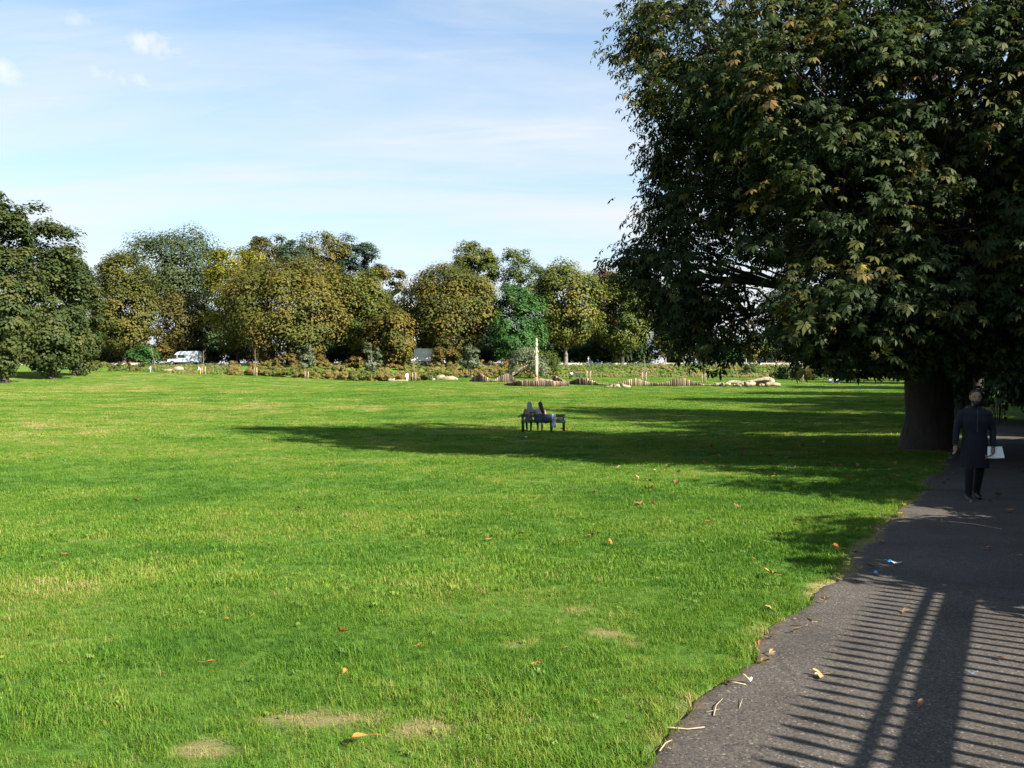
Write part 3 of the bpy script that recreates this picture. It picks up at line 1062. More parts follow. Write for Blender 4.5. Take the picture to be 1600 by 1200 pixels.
# dark hedge farther along the railings
def bush_mesh(seed, kind, w, d, h, n_clump=26, per=60, leaf=.2, tone=(.1, .9)):
    rs = np.random.RandomState(seed)
    cen = np.stack([rs.uniform(-.5, .5, n_clump) * w, rs.uniform(-.5, .5, n_clump) * d, rs.uniform(.12, .8, n_clump) ** .8 * h], 1)
    edge = 1 - .5 * ((cen[:, 0] / (w * .5)) ** 2)
    cen[:, 2] *= edge
    rad = rs.uniform(.18, .30, n_clump) * h
    pos, nr, s, tn = clump_leaves(rs, cen, rad, per, leaf, np.array([0, 0, 0.0]), rs.uniform(*tone, n_clump))
    pos[:, 2] = np.maximum(pos[:, 2], .02)
    v, f, t = place_leaves(rs, pos, nr, s, tn)
    return mesh_np('foliage', v, f, LM[kind], {'tone': ('FACE', t)})


def stems(rs, w, h, n=7, r=.03):
    mb = MB()
    for k in range(n):
        x, y = rs.uniform(-.2, .2) * w, rs.uniform(-.2, .2) * w
        mb.tube([(x * .4, y * .4, -.05), (x, y, h * .45), (x * 1.7, y * 1.7, h * .8)], [r, r * .7, r * .3], 5, False)
    return mb


def bush(name, label, seed, px, d, w, h, kind, leaf=.22, group=None, n_clump=26, per=60, tone=(.1, .9), dep=None, cat='bush'):
    g = at(px, d)
    e = empty(name, g)
    tag(e, label, cat, group)
    obj('foliage', bush_mesh(seed, kind, w, dep or w * .8, h, n_clump, per, leaf, tone), e)
    stems(np.random.RandomState(seed), w, h).build('stem', M['bark'], e)
    return e


for k, (a, q, w, h) in enumerate(((8.2, 3.7, 1.6, 3.0), (9.5, 4.0, 2.0, 3.8), (11.1, 4.4, 2.0, 4.0), (13.0, 3.4, 2.4, 2.7), (15.4, 4.2, 2.3, 5.6), (17.8, 4.6, 3.2, 5.6), (21.5, 4.6, 3.6, 4.4), (25, 4.6, 3.8, 4.0))):
    x, y = pq(a, q)
    e = empty('hedge_bush', (x, y, gz(x, y)), math.atan2(P.y, P.x))
    tag(e, 'leafy bush behind the railings throwing shade across the path', 'bush', 'bushes behind the near railings')
    obj('foliage', bush_mesh(330 + k, 'dark', w, 2.2, h, 64, 125, .21, (.1, .8)), e)
    stems(np.random.RandomState(40 + k), w, h).build('stem', M['bark'], e)
hm = [bush_mesh(300 + k, 'dark', 6.5, 3.0, 3.4, 40, 80, .26, (.1, .6)) for k in range(3)]
for k in range(13):
    a = 30 + k * 5.2
    x, y = pq(a, 4.0)
    e = empty('hedge_bush', (x, y, gz(x, y)), math.atan2(P.y, P.x))
    tag(e, 'dark hedge bush along the railings behind the walking man', 'bush', 'dark hedge along the railings')
    obj('foliage', hm[k % 3], e)
    stems(np.random.RandomState(k), 3, 3).build('stem', M['bark'], e)

for k, (a, q, lab) in enumerate(((38, 3.0, 'dark bush at the right where the path vanishes behind the walking man'), (42, 1.7, 'dark bush closing the view along the path behind the walking man'), (44.5, -.4, 'dark bush between trunk and walking man at the path bend'))):
    x, y = pq(a, q)
    e = empty('hedge_bush', (x, y, gz(x, y)), math.atan2(P.y, P.x) + 1.2)
    tag(e, lab, 'bush', 'dark bushes at the bend of the path')
    e.scale = (.62, .8, 1.35)
    obj('foliage', hm[k % 3], e)
    stems(np.random.RandomState(k + 90), 3, 3).build('stem', M['bark'], e)
pm_ = [bush_mesh(360 + k, ('dark', 'dark', 'olive')[k], 9.5, 4.0, 5.6, 60, 70, .36, ((.2, .9), (.0, .6), (.0, .4))[k]) for k in range(3)]
for k in range(34):
    px = -40 + k * 46
    x = (px - 800) / F * 190
    y = by(x) + 29 + 3 * math.sin(k * 1.7)
    e = empty('shrub', (x, y, gz(x, y)), .3 * math.sin(k * 2.3))
    e.scale = (1, 1, .85 + .3 * math.sin(k * 3.1) ** 2)
    tag(e, 'dark shrub in the belt behind the far pavement', 'shrub', 'belt of dark shrubs behind the far pavement')
    obj('foliage', pm_[(k * 7) % 3], e)
    stems(np.random.RandomState(60 + k), 6, 5).build('stem', M['bark'], e)

# ------------------------------------------------------------------ border of brambles, bank growth
rs = np.random.RandomState(77)
cx, cy, cz, cr = [], [], [], []
for k in range(1300):
    px = rs.uniform(360, 862)
    d = by((px - 800) / F * 155) + (rs.uniform(.2, 3.6) if k < 800 else rs.uniform(3.0, 8.5))
    if 372 < px < 385 or rs.rand() < .03: continue
    x = (px - 800) / F * d
    g = gz(x, d)
    r_ = rs.uniform(.30, .55)
    cx.append(x); cy.append(d); cz.append(g + rs.uniform(.0, .95) * (0.75 + .5 * fbm(np.array([x * .25]), np.array([3.3]))[0])); cr.append(r_)
cen = np.stack([cx, cy, cz], 1)
tone_c = np.clip(fbm(cen[:, 0] * .22, cen[:, 1] * .3 + 8, 3) * 1.5 - .22 + rs.normal(size=len(cen)) * .14 + (cen[:, 2] - cen[:, 2].mean()) * .12, 0, 1)
pos, nr, s, tn = clump_leaves(rs, cen, np.array(cr), 42, .22, cen - np.array([0, 1.2, -.3]) * 0 + np.array([0, 2.0, -1.0]), tone_c)
v, f, t = place_leaves(rs, pos, nr, s, tn)
tag(obj('bramble_border', mesh_np('bramble_border', v, f, LM['bramble'], {'tone': ('FACE', t)})), 'brown and yellow brambles in a long border below the road', 'brambles', kind='stuff')

LM['rough'] = leaf_mat('leaf_rough_grass', [(0, (.052, .078, .018)), (.4, (.100, .120, .030)), (.7, (.150, .135, .046)), (1, (.170, .110, .050))], .25)
cx, cy, cz = [], [], []
for k in range(2600):
    px = rs.uniform(850, 1262) if k % 5 else rs.uniform(200, 380)
    d = by((px - 800) / F * 150) + rs.uniform(-.3, 8.5)
    x = (px - 800) / F * d
    cx.append(x); cy.append(d); cz.append(gz(x, d) + rs.uniform(0, .28))
cen = np.stack([cx, cy, cz], 1)
tone_c = np.clip(fbm(cen[:, 0] * .25 + 40, cen[:, 1] * .45 + 8, 3) * 1.7 - .4 + rs.normal(size=len(cen)) * .1, 0, 1)
pos, nr, s, tn = clump_leaves(rs, cen, rs.uniform(.18, .42, len(cen)), 12, .20, np.array([0, 300, -10.0]), tone_c)
v, f, t = place_leaves(rs, pos, nr, s, tn)
tag(obj('rough_grass', mesh_np('rough_grass', v, f, LM['rough'], {'tone': ('FACE', t)})), 'rough grass and weeds on the bank up to the road', 'grass', kind='stuff')

bush('bush', 'brown bush under the wide chestnut, left of the leafy sapling', 401, 452, 158, 4.6, 2.6, 'rust', .3, None, 40, 60, (.3, 1))
bush('bush', 'tan bush beside the bare sapling stake', 402, 408, 160, 4.0, 3.0, 'rust', .3, None, 36, 60, (.3, 1))
bush('bush', 'rust-coloured bush right below the widest chestnut', 403, 500, 159, 3.4, 2.0, 'rust', .3, None, 30, 60, (.3, 1))
bush('bush', 'brown bush left of the white lorry', 404, 556, 158, 3.2, 2.2, 'rust', .3, None, 30, 60, (.2, 1))
bush('bush', 'brown bush covering the right end of the white lorry', 405, 697, 160, 4.4, 4.6, 'rust', .32, None, 50, 70, (.1, .8))
bush('bush', 'brown bush on the verge left of the white van', 406, 256, 168, 4.2, 4.4, 'brown_olive', .32, None, 50, 60, (.3, 1))
bush('bush', 'dark green bush in front of the house wall at left', 407, 222, 158, 4.6, 4.4, 'bright', .3, None, 44, 60, (.0, .3))
bush('bush', 'low green shrub left of the white marker post', 408, 196, 152, 5.0, 1.6, 'bramble', .24, None, 30, 50, (.0, .5))
bush('bush', 'low yellow-green shrub at the foot of the lime trees', 409, 150, 148, 6.0, 2.0, 'bramble', .26, None, 40, 50, (.1, .6))
bush('willow_shrub', 'silvery willow shrub left of the totem pole', 410, 824, 140, 5.2, 5.6, 'grey', .26, None, 56, 70, (.2, 1))
bush('willow_shrub', 'green feathery shrub right of the totem pole', 411, 853, 143, 3.6, 5.4, 'olive', .24, None, 44, 70, (.0, .6))
bush('bush', 'mid green bush behind the road right of the olive trunk', 412, 905, 182, 7.5, 5.0, 'bright', .34, None, 54, 70, (.0, .5))
bush('bush', 'dark green bush behind the road beneath the olive chestnut', 413, 990, 184, 8.0, 4.5, 'dark', .34, None, 54, 70, (.3, 1))
bush('bush', 'olive bush behind the road below the near chestnut', 414, 1075, 184, 8.0, 4.2, 'olive', .34, None, 54, 70, (.1, .7))
bush('bush', 'small dark shrub on the bank by the parked cars', 415, 1171, 152, 1.5, 2.2, 'dark', .2, None, 18, 50, (.3, 1))
bush('bush', 'yellowish shrub at the bank end under the near chestnut', 416, 1225, 140, 4.4, 1.5, 'bramble', .22, None, 30, 50, (.2, .6))
for k, (px, d, w, h) in enumerate(((1262, 138, 9, 3.0), (1310, 136, 9, 2.4), (1362, 134, 9, 2.6), (1410, 134, 9, 2.8))):
    bush('hedge_bush', 'dark hedge bush in shade at the far right lawn edge', 420 + k, px, d, w, h, 'dark', .3, 'shaded hedge at the far right lawn edge', 44, 60, (.1, .7), 3.0)

# ------------------------------------------------------------------ saplings with stakes
M['stake'] = plain('stake_wood', (.30, .23, .15), .85, .25, 3, .3, stretch=(6, 6, 1))
M['guard'] = plain('tree_guard_wood', (.26, .19, .12), .85, .3, 3, .3, stretch=(6, 6, 1))
M['sapling_bark'] = plain('sapling_bark', (.14, .115, .085), .9, .25, 5, .2)


def sapling(label, seed, px, d, h, kind=None, crown_w=0, crown_lo=.35, stakes=2, lean=0.0, sh=1.5, n=26, per=40, gap=.55):
    g = at(px, d)
    e = empty('sapling', g)
    tag(e, label, 'sapling', 'young trees planted along the far lawn edge')
    rs = np.random.RandomState(seed)
    mb = MB()
    mb.tube([(0, 0, -.05), (lean * .4, 0, h * .45), (lean, 0, h)], [.075, .05, .015], 7)
    for k in range(9):
        z = h * rs.uniform(.4, .95); a = rs.uniform(0, 6.28); L = h * .12
        x0 = lean * z / h
        mb.tube([(x0, 0, z), (x0 + math.cos(a) * L, math.sin(a) * L, z + L * 1.3)], [.022, .006], 4, False)
    mb.build('trunk', M['sapling_bark'], e)
    if kind:
        me, cen = crown_mesh(seed, LM[kind], crown_w * 1.25, h * (1 - crown_lo) * 1.08, int(n * 1.5), per, .24, .34, (.2, .9), irregular=.38)
        obj('crown', me, e, (lean * .7, 0, h * crown_lo))
    for k in range(stakes):
        sx = (k - (stakes - 1) / 2) * gap
        MB().tube([(sx, .1, -.1), (sx, .1, sh)], .065, 8).build('stake', M['stake'], e)
    return e


sapling('leaning pale young trunk left of the white van', 501, 244, 148, 4.8, None, 0, stakes=0, lean=-.9)
sapling('bare young tree with stakes beside the person in yellow', 502, 318, 149, 4.2, None, 0, stakes=2, sh=1.4)
sapling('bare thin young tree with a timber guard left of the leafy saplings', 503, 399, 146, 5.2, 'rust', .9, .6, 2, 0, 1.5, 6, 12, .45)
sapling('grey-green leafy sapling between two short stakes', 504, 479, 146, 5.6, 'grey', 2.8, .30, 2, 0, 1.3, 34, 42)
sapling('taller grey-green leafy sapling left of the wooden beams', 505, 580, 146, 6.2, 'grey', 2.8, .26, 1, 0, 1.1, 36, 42)
sapling('thin bare sapling right of the person in white', 506, 647, 147, 4.0, None, 0, stakes=2, sh=1.6)
sapling('pale green bushy sapling left of the timber palisade', 507, 735, 143, 5.6, 'grey', 3.4, .26, 2, .15, 1.2, 40, 44)
sapling('bare sapling stem behind the wavy palisade, nearest the totem', 508, 920, 128, 3.6, None, 0, stakes=2, sh=1.6)
sapling('bare sapling stem behind the middle of the wavy palisade', 509, 1007, 126, 3.6, None, 0, stakes=2, sh=1.5)
sapling('bare sapling behind the right end of the palisade', 510, 1100, 124, 2.6, None, 0, stakes=2, sh=1.4)
sapling('staked sapling right of the log pile', 511, 1253, 124, 3.2, None, 0, stakes=2, sh=1.5)
sapling('staked sapling beside the two people sitting on the grass', 512, 1303, 124, 3.0, None, 0, stakes=2, sh=1.5)
sapling('staked sapling nearest the big chestnut trunk', 513, 1350, 124, 3.0, None, 0, stakes=1, sh=1.3)

# ------------------------------------------------------------------ totem pole, palisades, logs
M['carved'] = plain('carved_pale_wood', (.40, .33, .22), .8, .22, 2.2, .5, 14, stretch=(3, 3, 1))
M['carved_dark'] = plain('stained_wood', (.19, .105, .075), .85, .3, 2, .4, stretch=(3, 3, 1))
g = at(838, 110)
tot = empty('totem_pole', g)
tag(tot, 'tall pale carved totem pole standing in the timber palisade', 'totem pole')
MB().tube([(0, 0, -.1), (0, 0, .3), (0, 0, 1.15)], [.25, .235, .225], 14, True, True, .03, random.Random(2)).build('base', M['carved_dark'], tot)
MB().tube([(0, 0, 1.15), (0, 0, 2.0), (.01, 0, 2.9), (0, 0, 3.85), (0, 0, 3.9)], [.22, .215, .21, .215, .17], 14, True, True, .02, random.Random(3)).build('shaft', M['carved'], tot)
for z in (1.9, 2.9, 3.35):
    MB().lathe([(.20, z - .04), (.245, z - .03), (.245, z + .03), (.20, z + .04)], 14).build('ring', M['carved'], tot)
MB().tube([(0, 0, 3.88), (0, 0, 4.05), (.02, 0, 4.35), (0, 0, 4.6), (-.02, 0, 4.85), (0, 0, 5.05)], [.15, .19, .13, .20, .14, .12], 12, True, True, .08, random.Random(4)).build('figure', M['carved'], tot)
for sx in (-1, 1):
    MB().tube([(sx * .10, -.06, 4.62), (sx * .24, -.10, 4.45), (sx * .17, -.20, 4.22)], [.06, .055, .045], 7).build('arm', M['carved'], tot)
hd = MB().tube([(0, 0, 5.03), (0, -.02, 5.18), (0, -.03, 5.38), (0, 0, 5.55), (0, 0, 5.66)], [.10, .19, .20, .15, .06], 12, True, True, .04, random.Random(5)).build('head', M['carved'], tot)
MB().tube([(0, -.18, 5.36), (0, -.36, 5.27), (0, -.42, 5.16)], [.06, .05, .02], 6).build('beak', M['carved'], hd)
MB().tube([(0, 0, 5.62), (.03, 0, 5.8), (0, 0, 6.0), (0, 0, 6.15)], [.09, .15, .12, .03], 10, True, True, .05, random.Random(6)).build('crest', M['carved'], tot)

LOGM = [plain('palisade_log_%d' % k, c, .85, .22, 3, .4, stretch=(5, 5, 1)) for k, c in enumerate(((.10, .066, .046), (.15, .10, .068), (.27, .20, .13), (.055, .040, .033), (.125, .098, .078)))]
lp = [MB().tube([(0, 0, -.15), (0, 0, .7), (0, 0, .97), (0, 0, 1.0)], [.13, .128, .122, .095], 9, True, True).mesh('log', m) for m in LOGM]


def palisade(label, path, hfun, seed, dens=.27):
    """upright logs along a ground polyline of (px, depth)"""
    pts = [Vector(((px - 800) / F * d, d)) for px, d in path]
    e = empty('palisade', (pts[0].x, pts[0].y, gz(*pts[0])))
    tag(e, label, 'palisade', 'wavy timber palisades round the totem pole')
    pr = random.Random(seed)
    L = [0]
    for a, b in zip(pts[:-1], pts[1:]): L.append(L[-1] + (b - a).length)
    s = 0
    while s < L[-1]:
        i = max(k for k in range(len(L) - 1) if L[k] <= s)
        p = pts[i].lerp(pts[i + 1], (s - L[i]) / (L[i + 1] - L[i]))
        h = max(.14, hfun(s / L[-1]) * pr.uniform(.9, 1.1))
        k = pr.choices(range(5), (4, 3, 2.4, 2, 2))[0]
        o = obj('log', lp[k], e, (p.x - e.location.x, p.y - e.location.y, gz(p.x, p.y) - e.location.z), pr.uniform(0, 6))
        w = pr.uniform(.85, 1.2)
        o.scale = (w, w, h)
        s += dens * w * pr.uniform(.95, 1.08)
    return e


sn = math.sin
palisade('low palisade of upright logs left of the totem pole', [(735, 124), (757, 122), (778, 122), (806, 123)], lambda t: .30 + .85 * max(0, sn(t * 6.0)) * (1 if t < .55 else .0) + (.9 * max(0, sn((t - .58) / .42 * 3.0)) if t > .58 else 0), 1)
palisade('front palisade of logs curving round the foot of the totem pole', [(789, 111), (815, 108), (840, 107.5), (865, 108.5), (888, 111)], lambda t: .22 + .75 * sn(min(1, t * 1.9) * 1.57) * (1 - .45 * t) , 2)
palisade('rear palisade of logs behind the totem pole', [(835, 114), (852, 117), (866, 121)], lambda t: .9 - .55 * t, 3)
palisade('long palisade with a wavy top right of the totem pole', [(864, 121), (882, 118), (905, 115), (940, 113.5), (975, 113), (1010, 113), (1050, 113.5), (1085, 114), (1122, 114)],
         lambda t: .62 + .34 * sn(t * 24 + 1.0) + .12 * sn(t * 11), 4)

M['log_pale'] = plain('weathered_log', (.20, .165, .12), .9, .5, 3.5, .9, 9, stretch=(1, 1, 1))
M['log_brown'] = plain('brown_log', (.20, .15, .10), .9, .35, 2.5, .6, 12)


def log(label, a, b, r0, r1, mat='log_pale', group='old tree logs on the lawn', seed=0, bend=.1, stubs=2):
    """a, b: (px, depth, height above ground of the axis)"""
    A, B = at(a[0], a[1]), at(b[0], b[1])
    A.z += a[2]; B.z += b[2]
    pr = random.Random(seed)
    e = empty('log', ((A.x + B.x) / 2, (A.y + B.y) / 2, min(A.z, B.z)))
    tag(e, label, 'log', group)
    c = e.location
    pts, rr = [], []
    for i in range(7):
        t = i / 6
        pts.append(A.lerp(B, t) - c + Vector((0, pr.uniform(-bend, bend), sn(t * 3.1) * bend + pr.uniform(-.04, .04))))
        rr.append((r0 + (r1 - r0) * t) * pr.uniform(.88, 1.12))
    mb = MB(); mb.tube(pts, rr, 12, True, True, .20, pr)
    mb.build('trunk', M[mat], e)
    for k in range(stubs):
        i = pr.randint(1, 5); p = pts[i]
        q = p + Vector((pr.uniform(-.3, .3), pr.uniform(-.5, .1), pr.uniform(.15, .6))) * (rr[i] * 2.6)
        MB().tube([p, q], [rr[i] * .5, rr[i] * .3], 7).build('branch_stub', M[mat], e)
    return e


log('long pale log sloping up to the root plate in the log pile', (1166, 112, .42), (1201, 112, 1.05), .17, .24, seed=1)
log('stubby pale log at the middle of the log pile', (1163, 111, .34), (1180, 111.4, .28), .34, .27, seed=2, stubs=3)
log('knotty root end on top of the log pile', (1197, 112.5, .95), (1207, 112.3, .5), .30, .40, seed=3, stubs=5)
log('brown log lying at the right end of the log pile', (1196, 111, .3), (1219, 111, .2), .30, .22, 'log_brown', seed=4)
log('dark log under the sloping log', (1182, 112.6, .30), (1203, 113, .32), .34, .34, 'log_brown', seed=5, stubs=0)
log('bent pale log left in the log pile', (1135, 112, .5), (1163, 112, .3), .20, .24, seed=6, bend=.2)
log('short pale log at the left end of the log pile', (1117, 111.5, .22), (1134, 111.5, .26), .24, .20, seed=7)
log('small knotty log beside the palisade end', (1128, 111, .26), (1141, 111, .34), .28, .2, seed=8, stubs=4)
log('thin grey branch sticking up from the root end of the log pile', (1203, 112.2, .9), (1197, 112.2, 1.75), .07, .03, seed=31, stubs=2)
log('grey branch crossing over the stubby log', (1150, 110.8, .3), (1176, 110.8, .85), .10, .06, seed=32, stubs=3)
log('short dark log end in front of the log pile', (1186, 110.4, .18), (1194, 110.4, .2), .19, .18, 'log_brown', seed=33, stubs=0)
log('small brown log between the bent log and the stubby log', (1146, 111, .16), (1158, 111, .16), .17, .14, 'log_brown', seed=34, stubs=1)
log('pale split log in front of the long palisade, left one', (958, 107, .16), (968, 107, .18), .22, .26, seed=9, bend=.03, stubs=1)
log('pale split log in front of the long palisade, right one', (972, 107, .18), (985, 107, .1), .25, .14, seed=10, bend=.03, stubs=1)
log('thin pale branch in front of the long palisade', (946, 107, .08), (957, 107, .1), .07, .1, seed=11, bend=.05, stubs=0)
log('grey leaning tree trunk on the bank left of the totem pole', (798, 152, .4), (826, 153, 2.2), .17, .12, seed=12, bend=.12, stubs=4)
log('second grey trunk propped beneath the leaning one', (799, 151.5, .2), (818, 151.5, 1.4), .14, .1, seed=13, bend=.1, stubs=2)
log('low wooden beam on the grass left of the person in white', (612, 146, .22), (636, 146, .22), .15, .13, 'log_brown', seed=14, bend=.02, stubs=0)
log('short pale log at the left end of the beam', (607, 145, .28), (616, 145, .30), .28, .32, seed=15, bend=.02, stubs=1)

M['stone'] = plain('sand_stone', (.20, .165, .10), .95, .25, 1.6, .5, 7)
M['stone_pale'] = plain('pale_stone', (.21, .19, .145), .9, .2, 1.6, .5, 7)


def rock(label, px, d, sx, sy, sz, mat, seed, group='boulders on the lawn'):
    g = at(px, d)
    bm = bmesh.new()
    bmesh.ops.create_icosphere(bm, subdivisions=3, radius=1)
    pr = np.random.RandomState(seed); o = pr.rand(3) * 9
    for v in bm.verts:
        n = fbm(np.array([v.co.x * 1.4 + o[0]]), np.array([v.co.y * 1.4 + v.co.z * 1.1 + o[1]]), 3)[0]
        v.co *= .78 + .5 * n
        v.co.x *= sx; v.co.y *= sy; v.co.z = max(v.co.z, -.35) * sz
    me = bpy.data.meshes.new('boulder'); bm.to_mesh(me); bm.free()
    me.polygons.foreach_set('use_smooth', [True] * len(me.polygons)); me.materials.append(M[mat])
    o = obj('boulder', me, None, (g.x, g.y, g.z + .1 * sz))
    tag(o, label, 'boulder', group)


rock('tan rounded boulder left of the pair on the lawn', 689, 138, 1.0, .8, .75, 'stone', 1)
rock('long low tan boulder right of the pair on the lawn', 702, 137, 1.5, .8, .55, 'stone', 2)
rock('small pale stone at the left of the boulders', 679, 138, .5, .4, .35, 'stone_pale', 3)
rock('tiny pale stone right of the boulders', 713, 136, .28, .25, .25, 'stone_pale', 4)
rock('pale rubble heap on the bank below the white van', 279, 154, .9, .6, .55, 'stone_pale', 5, 'rubble on the bank')
rock('low pale rubble left on the bank below the white van', 264, 153, 1.3, .6, .3, 'stone', 6, 'rubble on the bank')

M['white_paint'] = plain('white_paint', (.80, .80, .78), .4, .06, 3, .05, spec=.4)
g = at(235, 149)
mb = empty('marker_post', g); tag(mb, 'short white marker post on the far left lawn edge', 'post')
MB().tube([(0, 0, -.1), (0, 0, .95), (0, 0, 1.0)], [.09, .09, .06], 10).build('shaft', M['white_paint'], mb)
MB().lathe([(.12, -.05), (.12, .06), (.09, .09)], 10).build('base', M['concrete'], mb)

# ------------------------------------------------------------------ vehicles
M['van_paint_shaded'] = plain('van_white_shaded', (.40, .46, .53), .25, .04, 1.5, 0, spec=.5, coat=.3)  # white van's shade put into the base colour as blue-grey
M['glass'] = plain('dark_glass', (.012, .014, .017), .06, .2, 2, 0, spec=.6)
M['tyre'] = plain('tyre_rubber', (.018, .018, .018), .85, .2, 6, .2)
M['rim'] = plain('wheel_metal', (.38, .39, .40), .35, .1, 6, .1, metal=.8)
M['trim'] = plain('black_trim', (.020, .020, .022), .6, .2, 4, .1)
M['red_light'] = plain('red_lamp', (.45, .02, .02), .2, .1, 4, 0)
M['clear_light'] = plain('headlamp_glass', (.70, .72, .74), .1, .1, 4, 0)
M['blue_text'] = plain('dark_blue_print', (.06, .08, .28), .5, .1, 4, 0)
M['red_text'] = plain('red_print', (.45, .05, .06), .5, .1, 4, 0)
M['chassis'] = plain('chassis_black', (.03, .03, .03), .8, .2, 4, .2)


def wheel(parent, x, y, r, w=.22, sy=-1):
    t = MB().tube([(x, y + sy * w / 2 * -1, r), (x, y + sy * w / 2, r)], [r, r], 20).build('wheel', M['tyre'], parent)
    MB().tube([(x, y + sy * w / 2, r), (x, y + sy * (w / 2 + .02), r)], [r * .62, r * .55], 16).build('rim', M['rim'], t)


def loft(sections, mat, name, parent, smooth=True):
    """sections: list of (y, outline[(x,z)...]) equal counts"""
    mb = MB(); n = len(sections[0][1]); vs, fs = [], []
    for y, ol in sections:
        vs += [(x, y, z) for x, z in ol]
    for i in range(len(sections) - 1):
        for k in range(n):
            j = (k + 1) % n
            fs.append((i * n + k, i * n + j, i * n + n + j, i * n + n + k))
    fs.append(tuple(range(n))); fs.append(tuple((len(sections) - 1) * n + k for k in reversed(range(n))))
    mb.add(vs, fs, False)
    return mb.build(name, mat, parent)


def inset(ol, cx, cz, s, top):
    return [(cx + (x - cx) * s, z if z < top else top + (z - top) * .9) for x, z in ol]


# van: nose towards -x (left in view); the camera sees its left-hand flank (-y side)
g = at(289, by(-62) + 12.6)
van = empty('van', (g.x, g.y, ROADZ + .02)); van.rotation_euler = (0, 0, R(-2))
tag(van, 'high-roofed white van driving left on the road', 'van')
OL = [(-2.95, .42), (-3.0, .75), (-2.92, 1.02), (-2.15, 1.24), (-1.50, 2.06), (-1.10, 2.42), (-.6, 2.58), (2.55, 2.62), (2.86, 2.50), (2.95, 1.3), (2.98, .5), (2.9, .40)]
body = loft([(-.86, inset(OL, 0, 1, .97, 2.2)), (-.98, OL), (-.4, [(x, z + (.04 if z > 2.3 else 0)) for x, z in OL]), (.4, [(x, z + (.04 if z > 2.3 else 0)) for x, z in OL]), (.98, OL), (.86, inset(OL, 0, 1, .97, 2.2))][1:5], M['van_paint_shaded'], 'body', van)
YS = -.985
MB().prism([(-2.12, 1.27), (-1.60, 1.92), (-1.14, 1.95), (-1.14, 1.20), (-1.9, 1.18)], YS - .012, YS + .02).build('door_window', M['glass'], van)
MB().prism([(-.92, 1.35), (-.92, 1.93), (.42, 1.93), (.42, 1.35)], YS - .012, YS + .02).build('side_window', M['glass'], van)
MB().add([(-2.18, -.86, 1.26), (-1.53, -.82, 2.05), (-1.53, .82, 2.05), (-2.18, .86, 1.26)], [(0, 1, 2, 3)]).build('windscreen', M['glass'], van, (-.025, 0, .02))
MB().box((0, YS, .50), (5.9, .05, .16), None, .02).build('sill_trim', M['trim'], van)
MB().box((-2.95, 0, .58), (.16, 1.9, .34), None, .05).build('front_bumper', M['trim'], van)
MB().box((2.99, 0, .52), (.12, 1.9, .22), None, .04).build('rear_bumper', M['trim'], van)
MB().box((-1.0, YS - .005, 1.4), (.025, .02, 1.7)).build('door_seam', M['trim'], van)
MB().box((.62, YS - .005, 1.45), (.02, .02, 1.75)).build('panel_seam', M['trim'], van)
MB().box((-1.2, YS - .02, 1.08), (.18, .04, .05), None, .01).build('door_handle', M['trim'], van)
MB().box((-1.95, YS - .14, 1.36), (.10, .20, .30), None, .03).build('wing_mirror', M['trim'], van)
MB().box((-2.86, YS + .14, .92), (.14, .28, .22), None, .05).build('headlight', M['clear_light'], van)
MB().box((2.95, YS + .06, 1.3), (.07, .12, .6), None, .02).build('tail_light', M['red_light'], van)
MB().box((2.2, -.3, 2.66), (.25, .25, .10), None, .03).build('roof_vent', M['van_paint_shaded'], van)
# flank print: dark blue slanted word block with a red stroke, unreadable at this distance
for k, (x, w, z, h, mt) in enumerate(((.80, .22, 1.78, .20, 'blue_text'), (1.06, .18, 1.76, .18, 'blue_text'), (1.28, .20, 1.74, .20, 'blue_text'), (1.52, .20, 1.72, .18, 'red_text'), (1.76, .22, 1.70, .22, 'red_text'), (2.02, .24, 1.68, .20, 'red_text'), (1.40, 1.2, 1.50, .05, 'blue_text'))):
    MB().box((x + .12, YS - .004, z), (w, .012, h), Matrix.Rotation(R(4), 3, 'Y')).build('flank_print', M[mt], van)
for x in (-2.05, 1.75):
    for sy in (-1, 1):
        MB().tube([(x, sy * .93, .42), (x, sy * .995, .42)], [.43, .43], 18).build('wheel_arch', M['trim'], van)
        wheel(van, x, sy * .90, .36, .22, sy)

# white box lorry, mostly behind bushes
g = at(664, by(-17) + 13.2)
lor = empty('lorry', (g.x, g.y, ROADZ + .02), 0)
tag(lor, 'white box lorry parked behind the brambles, dappled by leaf shade', 'lorry')
MB().box((0, 0, 1.92), (4.1, 2.2, 2.5), None, .05).build('box_body', M['white_paint'], lor)
MB().box((0, 0, .55), (4.1, 1.7, .22)).build('chassis', M['chassis'], lor)
loft([(-1.0, [(2.1, .5), (2.1, 2.3), (2.5, 2.45), (3.5, 2.3), (3.9, 1.5), (3.95, .5)]), (1.0, [(2.1, .5), (2.1, 2.3), (2.5, 2.45), (3.5, 2.3), (3.9, 1.5), (3.95, .5)])], M['white_paint'], 'cab', lor)
MB().prism([(2.55, 1.45), (2.6, 2.15), (3.4, 2.1), (3.7, 1.45)], -1.02, -.98).build('cab_window', M['glass'], lor)
for x in (-.75, 3.0):
    for sy in (-1, 1):
        wheel(lor, x, sy * .95, .42, .24, sy)


